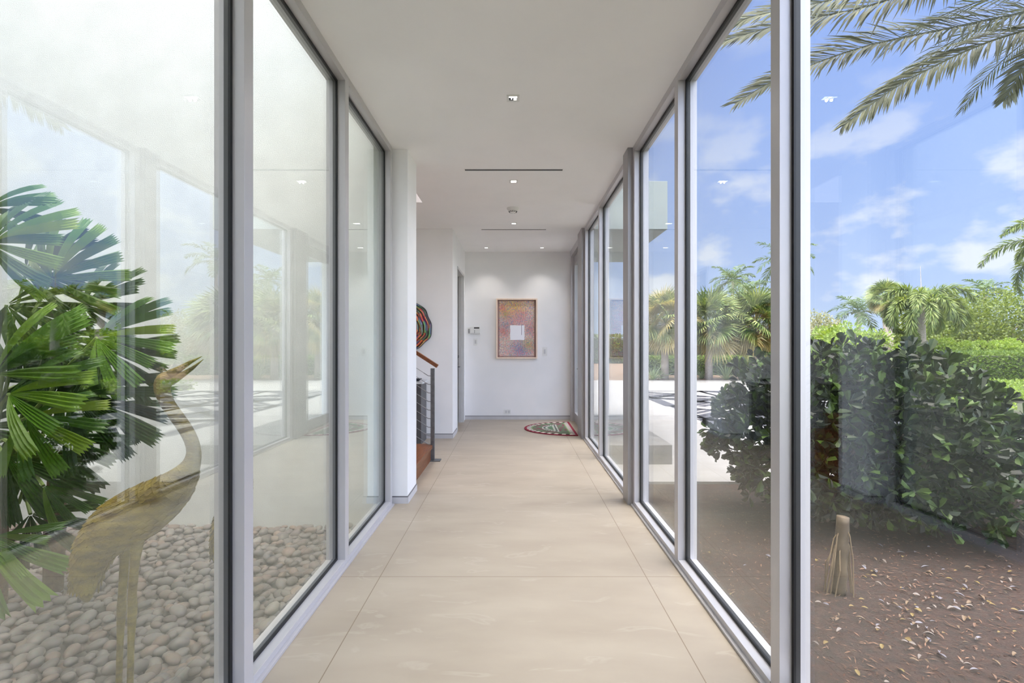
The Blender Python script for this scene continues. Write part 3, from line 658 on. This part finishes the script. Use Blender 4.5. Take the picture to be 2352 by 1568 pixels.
def pinnate(mb, path, leafL, n, wid, start=.15, vee=.35, fwd=.75, allround=False, hang=.25, rach=.012, mi=0, jitter=.12, roll=0):
    pts = np.array([tuple(p) for p in path]); seg = np.linalg.norm(np.diff(pts, axis=0), axis=1); s = np.concatenate([[0], np.cumsum(seg)]); T = s[-1]
    u = np.repeat(np.linspace(start, .995, n), 2); side = np.tile([-1., 1.], n)
    P = np.stack([np.interp(u*T, s, pts[:, k]) for k in range(3)], 1); Q = np.stack([np.interp(np.minimum(1, u+.02)*T, s, pts[:, k]) for k in range(3)], 1)
    Q2 = np.stack([np.interp((np.minimum(1, u+.02)-.03)*T, s, pts[:, k]) for k in range(3)], 1)
    tg = norm(Q-Q2); h = norm(np.cross(tg, np.array([0, 0, 1.]))); up_ = np.cross(h, tg); h, up_ = h*math.cos(roll)+up_*math.sin(roll), up_*math.cos(roll)-h*math.sin(roll)
    th = RNG.uniform(0, 2*PI, len(u)) if allround else None
    sidev = h*side[:, None]*1.0+up_*vee if th is None else h*np.cos(th)[:, None]+up_*np.sin(th)[:, None]
    prof = np.sin(PI*np.clip(.12+.83*(u-start)/(1-start), 0, 1))**.6
    fw_ = fwd+.9*((u-start)/(1-start))**3
    D = norm(sidev+tg*fw_[:, None]+np.array([0, 0, -1.])*hang+RNG.normal(0, jitter, P.shape))
    L = leafL*prof*RNG.uniform(.82, 1.1, len(u))
    # two-segment drooping leaflet
    S_ = norm(np.cross(D, up_+RNG.normal(0, .3, P.shape))); D2 = norm(D+np.array([0, 0, -1.])*(.25+hang*.5)); L_ = L[:, None]
    m1 = P+D*L_*.5; V = np.stack([P+S_*wid*.35, P-S_*wid*.35, m1-S_*wid, m1+S_*wid, m1+D2*L_*.5], 1).reshape(-1, 3); b_ = np.arange(len(u))[:, None]*5
    mb.addnp(V, b_+np.array([0, 1, 2, 3]), mi); mb.addnp(V*0, np.zeros((0, 4), int), mi)
    k = mb.n-2*len(V); mb.addnp(V[:0], (b_+np.array([3, 2, 4]))+0 if False else np.zeros((0, 3), int), mi)
    off = k; mb.f.extend([tuple(int(off+x) for x in row) for row in (b_+np.array([3, 2, 4]))]); mb.mi.extend([mi]*len(u))
    mb.tube(path, list(np.linspace(rach, rach*.25, len(path))), 5, mi)
def fan(mb, c, az, el, R, nseg=16, spread=2.4, mi=0, wid=.03, droop=.3):
    """a fan leaf: blades radiating from c in the plane facing (az, el)"""
    d = Vector((math.cos(az)*math.cos(el), math.sin(az)*math.cos(el), math.sin(el))); s = d.cross(Vector((0, 0, 1))).normalized(); rr_ = random.uniform(-1.2, 1.2); s = (s*math.cos(rr_)+s.cross(d)*math.sin(rr_)).normalized(); c = Vector(c)
    for k in range(nseg):
        a = spread*(k/(nseg-1)-.5); q = (d*math.cos(a)+s*math.sin(a)).normalized(); r = R*random.uniform(.85, 1.05)
        w = (s*math.cos(a)-d*math.sin(a)).normalized()*wid*R*2; m1 = c+q*r*.6; tip = m1+(q+Vector((0, 0, -droop))).normalized()*r*.4
        mb.add([c, m1+w, tip, m1-w], [(0, 1, 2, 3)], mi)
def sabal(px, topy, Y, cr, label, trunk_r=.16, nf=80, lean=0, dry=False, cy=None, name='fan_palm'):
    x = (px-VX)*Y/F; top = EYE-(topy-VY)*Y/F; cz = top-cr*.75
    s = empty(name, (x, Y, GZ), label=label, cat='palm tree')
    bx = x+lean
    MB().tube([(bx, Y, GZ), (bx*.6+x*.4, Y, (GZ+cz)*.45), (x, Y, cz)], [trunk_r*1.1, trunk_r, trunk_r*.9], 12).build('trunk', PTR, s, smooth=True)
    mb = MB(); db = MB()
    for k in range(nf):
        az = k*2.399; el = math.radians(80-135*(k/nf)); pl = cr*random.uniform(.35, .55)
        d_ = Vector((math.cos(az)*math.cos(el), math.sin(az)*math.cos(el), math.sin(el))); c_ = Vector((x, Y, cz))+d_*pl
        T_ = db if (k > nf*.8 or (dry and k % 2)) else mb
        fan(T_, c_, az, el-.25, cr*random.uniform(.5, .68), 24, 3.2, 0, .015, .5); T_.tube([(x, Y, cz), tuple(c_)], .012, 4)
    mb.build('crown', G_FAN, s)
    if db.n: db.build('dry_fronds', G_DRY, s)
sabal(1527, 676, 21.8, 1.75, 'yellowish fan palm seen through the narrow right pane beside the canopy', dry=True)
sabal(1628, 680, 21.9, 1.75, 'fan palm with straight grey trunk, left one in the wide right pane', lean=0)
sabal(1736, 672, 21.6, 1.9, 'fan palm with green crown, behind the big shrub top')
sabal(2032, 650, 24, 1.0, 'cabbage palm with leaning pale trunk and small round crown', trunk_r=.19, nf=40, lean=.35, name='cabbage_palm')
def feather_palm(name, px, cy, Y, fl, nf, m, label, leafL, allround=False, trunk_r=.13, el0=75, el1=-15, droop=1.3, lean=0, n=34, wid=.02, spear=False, crownshaft=False):
    x = (px-VX)*Y/F; cz = EYE-(cy-VY)*Y/F; s = empty(name, (x, Y, GZ), label=label, cat='palm tree')
    MB().tube([(x+lean, Y, GZ), (x+lean*.5, Y, (GZ+cz)/2), (x, Y, cz)], [trunk_r*1.2, trunk_r, trunk_r*.7], 12).build('trunk', PTR, s, smooth=True)
    mb = MB()
    for k in range(nf):
        el = math.radians(el0+(el1-el0)*k/nf); az = k*2.399+.6
        pinnate(mb, frond_path((x, Y, cz), az, el, fl*random.uniform(.85, 1.08), droop*random.uniform(.8, 1.15)), leafL, n, wid, allround=allround, rach=.02, hang=.3, jitter=.2)
    mb.build('crown', m, s)
    if spear: MB().tube([(x, Y, cz), (x-.05, Y, cz+1.6)], [.02, .006], 5).build('spear_leaf', PTR, s)
feather_palm('coconut_palm', 1683, 645, 36, 1.9, 15, G_COCO, 'tall slender coconut palm rising above the fan palms', .62, n=26, wid=.035)
feather_palm('coconut_palm', 1722, 672, 33, 1.7, 13, G_COCO, 'coconut palm top just right of the tall slender one', .6, n=24, wid=.035)
feather_palm('coconut_palm', 1800, 600, 34, 2.4, 13, G_COCO, 'coconut palm mostly hidden behind the near right mullion', .7, n=26, wid=.035)
feather_palm('coconut_palm', 1972, 716, 28, 1.6, 14, G_COCO, 'coconut palm top left of the cabbage palm', .6, n=24, wid=.03)
feather_palm('coconut_palm', 2262, 672, 30, 1.5, 13, G_COCO, 'small palm top rising above the olive green trees', .55, n=24, wid=.03)
feather_palm('foxtail_palm', 2117, 704, 19.0, 2.15, 18, G_FOX, 'foxtail palm with bushy drooping fronds and grey trunk', .42, True, .15, 80, 10, 3.0, n=160, wid=.022, spear=True)
feather_palm('foxtail_palm', 2460, 560, 15, 2.4, 12, G_FOX, 'foxtail palm whose frond tip enters at the right edge', .36, True, .17, 65, 0, 2.0, n=170, wid=.02)
# agaves / spiky plants at the bed edge
G_AG = leafmat('agave_leaf', [srgb(120, 138, 104), srgb(150, 164, 128), srgb(100, 120, 84), srgb(176, 182, 146)], .5, .2)
for px, Y, r, lab in ((1500, 21.6, .75, 'spiky agave at the driveway edge, left of the first palm trunk'), (1522, 21.9, .6, 'smaller spiky agave beside the first palm trunk'), (1612, 22.3, .5, 'spiky agave left of the straight grey palm trunk'), (1668, 21.7, .95, 'large spiky agave right of the straight grey palm trunk'), (1716, 22.2, .7, 'spiky agave below the green fan palm')):
    x = (px-VX)*Y/F; s = empty('agave_plant', (x, Y, GZ), label=lab, cat='plant', group='agaves along the driveway'); mb = MB()
    for k in range(34):
        az = k*2.399; el = math.radians(82-62*k/34); pth = frond_path((x, Y, GZ), az, el, r*random.uniform(.8, 1.1), .5, 4)
        h = Vector((-math.sin(az), math.cos(az), 0)); V = []
        for i, p in enumerate(pth): w = .035*math.sin(PI*(.25+.75*i/4)); V += [p-h*w, p+h*w+Vector((0, 0, .01))]
        mb.add(V, [(2*i, 2*i+1, 2*i+3, 2*i+2) for i in range(4)])
    mb.build('leaves', G_AG, s)
# date palm overhead at the right
dp = empty('date_palm', (10.4, 7.9, GZ), label='tall date palm whose feathery fronds hang into the top right', cat='palm tree')
CR = Vector((10.2, 7.8, 6.9))
MB().tube([(10.4, 7.9, GZ), (10.3, 7.85, 3), tuple(CR)], [.3, .26, .24], 14).build('trunk', PTR, dp, smooth=True)
def from_px(lst): return [at(*q) for q in lst]
def smooth_path(P, n=16):
    P = [Vector(p) for p in P]; Q = [P[0]*2-P[1]]+P+[P[-1]*2-P[-2]]; o_ = []
    m_ = len(P)-1
    for i in range(n+1):
        t_ = i/n*m_; k = min(int(t_), m_-1); f = t_-k; a, b, c, d_ = Q[k:k+4]
        o_.append(.5*((2*b)+(c-a)*f+(2*a-5*b+4*c-d_)*f*f+(3*b-a-3*c+d_)*f**3))
    return o_
def dfrond(P, leafL, n, hang, start=.12, wid=.017, vee=.3, roll=1.0):
    mb = MB(); pinnate(mb, smooth_path(P), leafL, n, wid, start=start, hang=hang, fwd=1.5, rach=.022, jitter=.16, vee=vee, roll=roll); mb.build('frond', G_DATE, dp)
dfrond([CR]+from_px([(2352, 30, 7.6), (2180, 65, 7.4), (2000, 103, 7.2), (1866, 148, 7.1), (1768, 190, 7.0), (1688, 238, 7.0)]), .78, 150, .0)
dfrond([CR]+from_px([(2352, 70, 8.0), (2240, 108, 8.0), (2150, 150, 8.0), (2050, 205, 8.0), (1935, 290, 8.0)]), .72, 130, .28)
dfrond([CR, Vector((8.0, 7.2, 7.6))]+from_px([(2150, -45, 6.8), (1990, 15, 6.7), (1868, 40, 6.6), (1760, 65, 6.6), (1650, 98, 6.6)]), .85, 170, .0, vee=.1)
dfrond([CR, Vector((8.0, 7.0, 7.5))]+from_px([(2100, -70, 6.3), (1960, -15, 6.2), (1840, 15, 6.1), (1740, 35, 6.1), (1690, 50, 6.1)]), .8, 150, .0, vee=.1)
dfrond([CR]+from_px([(2480, 60, 7.9), (2400, 110, 8.0), (2350, 160, 8.0), (2305, 232, 8.0)]), .62, 90, .1)
for k in range(9):
    mb = MB(); pinnate(mb, frond_path(CR, .4+k*.62-1.4, math.radians(random.uniform(25, 70)), 3.8, 1.3, 14), .6, 60, .012, fwd=1.2, rach=.02); mb.build('frond', G_DATE, dp)

# ================================================================== COURTYARD LEFT
PZ = -.12
plane('ground_courtyard', mat('courtyard_soil', srgb(96, 92, 90), .95), -4.75, -1.10, -1.6, 3.75, PZ-.03, kind='structure')
def pebble_np(n1=7, n2=10):
    V = [(0, 0, 1)]; 
    for i in range(1, n1): 
        for k in range(n2): a, b = PI*i/n1, 2*PI*k/n2; V.append((math.sin(a)*math.cos(b), math.sin(a)*math.sin(b), math.cos(a)))
    V.append((0, 0, -1)); Q = []; T = []
    for k in range(n2): T.append((0, 1+k, 1+(k+1) % n2))
    for i in range(n1-2):
        for k in range(n2): Q.append((1+i*n2+k, 1+(i+1)*n2+k, 1+(i+1)*n2+(k+1) % n2, 1+i*n2+(k+1) % n2))
    e_ = len(V)-1
    for k in range(n2): T.append((e_, 1+(n1-2)*n2+(k+1) % n2, 1+(n1-2)*n2+k))
    return np.array(V), Q, T
PV, PQ, PT = pebble_np()
def PEBM():
    m = bpy.data.materials.new('river_stone'); m.use_nodes = True; t = m.node_tree; b = t.nodes['Principled BSDF']
    g = N(t, 'ShaderNodeNewGeometry'); oi = N(t, 'ShaderNodeObjectInfo')
    r = M_(t, 'FRACT', M_(t, 'ADD', g.outputs['Random Per Island'], oi.outputs['Random']))
    c = RAMP(t, r, [(0, srgb(92, 85, 83)), (.25, srgb(114, 106, 102)), (.5, srgb(102, 96, 96)), (.75, srgb(122, 103, 93)), (.9, srgb(78, 73, 72)), (1, srgb(130, 123, 118))])
    tcn = N(t, 'ShaderNodeTexCoord'); n = N(t, 'ShaderNodeTexNoise'); t.links.new(tcn.outputs['Object'], n.inputs[0]); n.inputs['Scale'].default_value = 60; n.inputs['Detail'].default_value = 6
    t.links.new(MIX(t, .25, c, n.outputs['Color'], 'SOFT_LIGHT'), b.inputs['Base Color']); b.inputs['Roughness'].default_value = .6; return m
PM = PEBM()
pts = []; grid = {}
tries = 0
while tries < 60000 and len(pts) < 4200:
    tries += 1; x = random.uniform(-4.3, -1.13); y = random.uniform(1.2, 3.72); r = random.uniform(.024, .044)
    if x < -1.16*y-.25: continue
    k = (int(x/.09), int(y/.09)); bad = False
    for i in (-1, 0, 1):
        for j in (-1, 0, 1):
            for (qx, qy, qr) in grid.get((k[0]+i, k[1]+j), ()):
                if (qx-x)**2+(qy-y)**2 < ((qr+r)*.80)**2: bad = True
    if not bad: grid.setdefault(k, []).append((x, y, r)); pts.append((x, y, r))
vis = sorted([p for p in pts if p[1] > 1.93 and p[0] > -1.07*p[1]], key=lambda p: p[1]); near = set(vis[:300])
pm = []
for k in range(8):
    sx, sy, sz = random.uniform(1.05, 1.35), random.uniform(.78, .95), random.uniform(.5, .68); V = PV*np.array([sx, sy, sz])*(1+.07*np.sin(PV[:, [0]]*3+k)*np.cos(PV[:, [1]]*2.5+k))
    pm.append(V)
pmesh = [MB().add([tuple(v*.034) for v in V], PQ+PT).mesh('river_pebble', PM, True) for V in pm]
mb = MB()
for (x, y, r) in pts:
    a, tx, ty = random.uniform(0, 2*PI), random.gauss(0, .16), random.gauss(0, .16); z = PZ+random.uniform(-.012, .022)
    R_ = Matrix.Rotation(a, 3, 'Z') @ Matrix.Rotation(tx, 3, 'X') @ Matrix.Rotation(ty, 3, 'Y'); k = random.randrange(8)
    if (x, y, r) in near:
        o = bpy.data.objects.new('river_pebble', pmesh[k]); COL.objects.link(o); o.location = (x, y, z); o.rotation_euler = R_.to_euler(); q = r/.034; o.scale = (q, q, q)
        tag(o, 'smooth grey river pebble near the glass at the bottom of the courtyard bed', 'pebble', 'grey river pebbles in the courtyard')
    else:
        V = (pm[k]*r) @ np.array(R_).T+np.array([x, y, z]); mb.add([tuple(v) for v in V], PQ+PT)
# lower filler layer
for _ in range(2600):
    x = random.uniform(-4.3, -1.13); y = random.uniform(1.3, 3.72)
    if x < -1.16*y-.25: continue
    k = random.randrange(8); R_ = Matrix.Rotation(random.uniform(0, 6.3), 3, 'Z'); V = (pm[k]*.036) @ np.array(R_).T+np.array([x, y, PZ-.026]); mb.add([tuple(v) for v in V], PQ+PT)
tag(mb.build('pebble_bed', PM, smooth=True), 'bed of smooth grey river pebbles in the courtyard behind the nearest ones', 'pebbles', kind='stuff')

hedge('added_hedge', -4.73, -4.3, -1.3, 3.6, PZ-.03, 2.6, leafmat('added_hedge_leaf', [srgb(30, 52, 22), srgb(44, 70, 28), srgb(36, 60, 26), srgb(62, 90, 36)], .4, .2), 9000, .11, 'added out-of-view planting along the courtyard side wall, dimming the courtyard and its reflection')  # planting added out of view to darken the courtyard and its mirror image
# ------------------------------------------------------------------ bronze crane
BRZ = mat('patinated_bronze', srgb(132, 116, 34), .5, .1, col2=srgb(82, 64, 18), nscale=16, bump=.55, bscale=55, stretch=(1, 1, 2.2), nmin=.3, nmax=.7)
def crane(label, Yc=1.9):
    s = empty('bronze_crane', (0, 0, 0), label=label, cat='statue', group='bronze cranes in the courtyard')
    o0 = at(300, 790, Yc); g0 = Vector((o0.x, Yc, PZ))
    def p(px, py, dy=0):
        q = at(px, py, Yc+dy); return Vector((q.x-g0.x, dy, q.z-g0.z))
    k = Yc/F
    body = [(404, 862, 7, 7), (392, 864, 16, 12), (378, 872, 21, 15), (371, 886, 20, 15), (374, 905, 16, 13), (386, 930, 15, 13), (405, 955, 15, 13), (427, 985, 15, 13), (441, 1012, 15, 13), (447, 1038, 15, 14), (442, 1062, 18, 18), (428, 1088, 28, 26), (404, 1118, 42, 38), (368, 1146, 53, 48), (328, 1172, 60, 54), (288, 1198, 60, 54), (250, 1226, 50, 46), (221, 1260, 41, 36), (204, 1298, 34, 28), (196, 1338, 28, 20), (197, 1365, 20, 12), (201, 1384, 5, 3)]
    P = [p(a, b) for a, b, _, _ in body]; n = len(P); seg = 20; V = []
    for i, q in enumerate(P):
        d_ = (P[min(i+1, n-1)]-P[max(i-1, 0)]).normalized(); u_ = Vector((0, 1, 0)).cross(d_).normalized()
        for j in range(seg):
            t_ = 2*PI*j/seg; V.append(q+u_*math.cos(t_)*body[i][2]*k+Vector((0, 1, 0))*math.sin(t_)*body[i][3]*k)
    Fs = [(i*seg+j, i*seg+(j+1) % seg, (i+1)*seg+(j+1) % seg, (i+1)*seg+j) for i in range(n-1) for j in range(seg)]+[tuple(range(seg))[::-1], tuple(range((n-1)*seg, n*seg))]
    b = MB().add(V, Fs).build('body', BRZ, None, True); b.parent = s
    m_ = b.modifiers.new('sub', 'SUBSURF'); m_.levels = m_.render_levels = 1
    mb = MB(); mb.tube([p(394, 860), p(412, 847), p(438, 831), p(464, 818)], [.022, .012, .007, .001], 10); mb.tube([p(392, 874), p(411, 865), p(441, 846), p(467, 825)], [.020, .013, .007, .001], 10)
    o = mb.build('beak', BRZ, None, True); o.parent = b
    for sgn in (-1, 1):
        e_ = MB(); e_.lathe([(0, .004), (.005, .003), (.007, 0)], seg=10); o = e_.build('eye', DARKPL, None, True); o.parent = b; o.location = p(376, 878, sgn*.026); o.rotation_euler = (-sgn*PI/2, 0, 0)
    # wing feathers: small overlapping scales lying on the flanks
    mb = MB(); fr_ = 0
    for i in range(26):
        fi = 10.6+i*.36; i_ = int(fi); f = fi-i_
        if i_ >= n-3: break
        c_ = P[i_].lerp(P[i_+1], f); d_ = (P[i_+1]-P[i_]).normalized(); u_ = Vector((0, 1, 0)).cross(d_).normalized()
        ra_ = (body[i_][2]*(1-f)+body[i_+1][2]*f)*k; rb_ = (body[i_][3]*(1-f)+body[i_+1][3]*f)*k
        for sgn in (-1, 1):
            for q in range(9):
                th = sgn*(PI/2)+(q-4+(.5 if i % 2 else 0))*.30
                surf = lambda t_, sh, lift: c_+d_*sh+u_*math.cos(t_)*(ra_+lift)+Vector((0, 1, 0))*math.sin(t_)*(rb_+lift)
                dt_ = .13; L_ = .045
                mb.add([surf(th-dt_, 0, .0015), surf(th+dt_, 0, .0015), surf(th+dt_*1.1, L_*.6, .004), surf(th, L_, .005), surf(th-dt_*1.1, L_*.6, .004)], [(0, 1, 2, 3, 4)])
    o = mb.build('wing_feathers', BRZ); o.parent = s; md = o.modifiers.new('thick', 'SOLIDIFY'); md.thickness = .0025
    zb = -.0
    for pts_, dy in (([(290, 1235), (286, 1290), (281, 1360), (279, 1400), (276, 1470), (273, 1568)], .035), ([(316, 1235), (310, 1290), (304, 1360), (304, 1400), (301, 1470), (299, 1568)], -.03)):
        pp = [p(a, b_, dy) for a, b_ in pts_]; pp.append(Vector((pp[-1].x, dy, .012))); pp = [q for q in pp if q.z > .005]
        rr = [.024, .016, .0145, .0165, .0115, .011, .011][:len(pp)]
        mb = MB(); mb.tube(pp, rr, 12); e_ = pp[-1]
        for a in (0, .7, -.7, PI): mb.tube([e_, e_+Vector((math.cos(a)*.09, math.sin(a)*.09, -.006))], [.009, .004], 6)
        o = mb.build('leg', BRZ, None, True); o.parent = s
    s.location = g0; return s
cr1 = crane('bronze crane statue with raised open beak standing on the pebbles')
cr2 = copy_thing(cr1, (-1.53, 2.60, PZ), PI/2, .70, label='second bronze crane almost hidden behind the near left mullion')
cr2['category'] = 'statue'

random.seed(11)
# ------------------------------------------------------------------ fan palm (blunt-toothed leaves)
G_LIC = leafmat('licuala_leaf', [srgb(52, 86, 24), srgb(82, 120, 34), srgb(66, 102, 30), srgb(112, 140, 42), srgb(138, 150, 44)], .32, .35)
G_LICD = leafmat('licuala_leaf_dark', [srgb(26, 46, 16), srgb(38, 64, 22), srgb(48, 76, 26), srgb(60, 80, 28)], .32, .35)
def licuala_leaf(R, spread, nseg, gaps=.06, droop=.25):
    """pleated wedge segments with blunt toothed ends, hastula at the origin, axis along +X"""
    mb = MB()
    for k in range(nseg):
        a0 = spread*((k+.5)/nseg-.5); half = spread/nseg/2*(1-gaps*random.uniform(.6, 1.2)); npl = random.choice((3, 4, 5)) if nseg < 16 else 3
        r = R*random.uniform(.86, 1.05)*(1-.12*abs(a0)/(spread/2)); lift = random.gauss(0, .07)
        cols = 2*npl+1; V = []; ns = 6
        for i in range(ns+1):
            t_ = .04+.96*i/ns
            for j in range(cols):
                w = -1+2*j/(cols-1); a = a0+half*w*(1.0-.42*t_); rr = r*t_
                if i == ns: rr += (-.035*r if j % 2 else .02*r)*random.uniform(.5, 1.4)
                z = (.007 if j % 2 else -.007)*min(1, t_*2)*R/.45-droop*R*t_*t_+lift*t_*R
                V.append((rr*math.cos(a), rr*math.sin(a), z))
        mb.add(V, [(i*cols+j, i*cols+j+1, (i+1)*cols+j+1, (i+1)*cols+j) for i in range(ns) for j in range(cols-1)])
    return mb
lp = empty('fan_palm_plant', (-2.75, 2.55, PZ), label='leafy green fan palm with blunt toothed leaf segments beside the bronze crane', cat='palm plant')
base_ = Vector((-2.75, 2.55, .55)); TR = mat('fibrous_trunk', srgb(96, 74, 48), .95, col2=srgb(66, 50, 34), nscale=30, bump=.8, bscale=70)
for dx, dy, h in ((0, 0, .75), (-.16, .1, .9), (.13, .18, .6)):
    MB().tube([(-2.75+dx, 2.55+dy, PZ-.02), (-2.75+dx*1.1, 2.55+dy, h*.5), (-2.75+dx*1.2, 2.55+dy, h)], [.045, .05, .04], 10).build('stem', TR, lp, smooth=True)
# hastula px, py, depth, direction of the leaf axis (image angle deg, 0 = right, 90 = up), tilt towards viewer, radius, spread, segments, dark?
LV = [(222, 775, 2.35, 8, .25, .37, 3.3, 15, 0), (235, 800, 2.45, -60, .2, .36, 3.0, 14, 1), (120, 640, 2.5, 60, .3, .36, 3.6, 16, 0), (60, 625, 2.6, 30, .1, .38, 2.8, 13, 1),
      (-20, 560, 2.3, 35, .3, .36, 3.4, 14, 0), (15, 700, 2.5, -20, .3, .40, 3.0, 13, 1), (-10, 860, 1.95, 40, .45, .42, 1.6, 7, 0), (20, 905, 1.9, 12, .55, .33, 2.4, 9, 0),
      (165, 905, 2.2, -25, .2, .40, 2.2, 11, 1), (120, 770, 2.5, -70, .2, .36, 3.2, 14, 1), (60, 960, 1.95, -15, .6, .27, 3.0, 10, 0), (100, 1000, 2.3, -40, .3, .35, 2.6, 11, 1),
      (10, 1045, 2.1, -45, .4, .36, 2.2, 8, 1), (100, 1115, 2.1, -25, .7, .22, 1.2, 4, 0), (70, 1180, 2.15, -45, .5, .25, 2.6, 9, 1), (-10, 1230, 1.8, -5, .6, .24, 1.2, 4, 0),
      (-50, 1235, 1.75, -50, .6, .33, 1.6, 5, 0), (-30, 480, 2.4, 15, .2, .30, 2.0, 8, 0), (60, 880, 2.7, 80, .1, .42, 3.4, 14, 1), (150, 850, 2.75, -90, .1, .38, 3.2, 14, 1), (240, 930, 2.5, -35, .2, .28, 2.0, 9, 1), (-60, 980, 2.4, 0, .3, .42, 3.0, 12, 1), (190, 700, 2.75, 20, .2, .36, 3.0, 13, 1)]
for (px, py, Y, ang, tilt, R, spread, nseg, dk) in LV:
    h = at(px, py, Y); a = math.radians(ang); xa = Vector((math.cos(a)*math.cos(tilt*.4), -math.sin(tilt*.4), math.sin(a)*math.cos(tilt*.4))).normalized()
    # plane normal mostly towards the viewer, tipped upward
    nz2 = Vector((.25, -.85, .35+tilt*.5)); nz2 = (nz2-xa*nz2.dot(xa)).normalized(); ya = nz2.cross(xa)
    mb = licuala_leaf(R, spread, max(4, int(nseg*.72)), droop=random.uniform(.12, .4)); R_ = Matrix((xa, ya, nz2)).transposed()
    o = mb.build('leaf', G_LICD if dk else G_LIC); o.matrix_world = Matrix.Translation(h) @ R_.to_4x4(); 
    mw = o.matrix_world.copy(); o.parent = lp; o.matrix_parent_inverse = Matrix.Translation(-lp.location); 
    b0 = base_+Vector((random.gauss(0, .05), random.gauss(0, .05), random.uniform(-.2, .1))); mid = b0.lerp(h, .5)+Vector((0, 0, .18))
    MB().tube(smooth_path([b0, mid, h], 8), [.009]*6+[.007]*3, 6).build('petiole', mat('petiole_green', srgb(96, 116, 48), .5), lp)
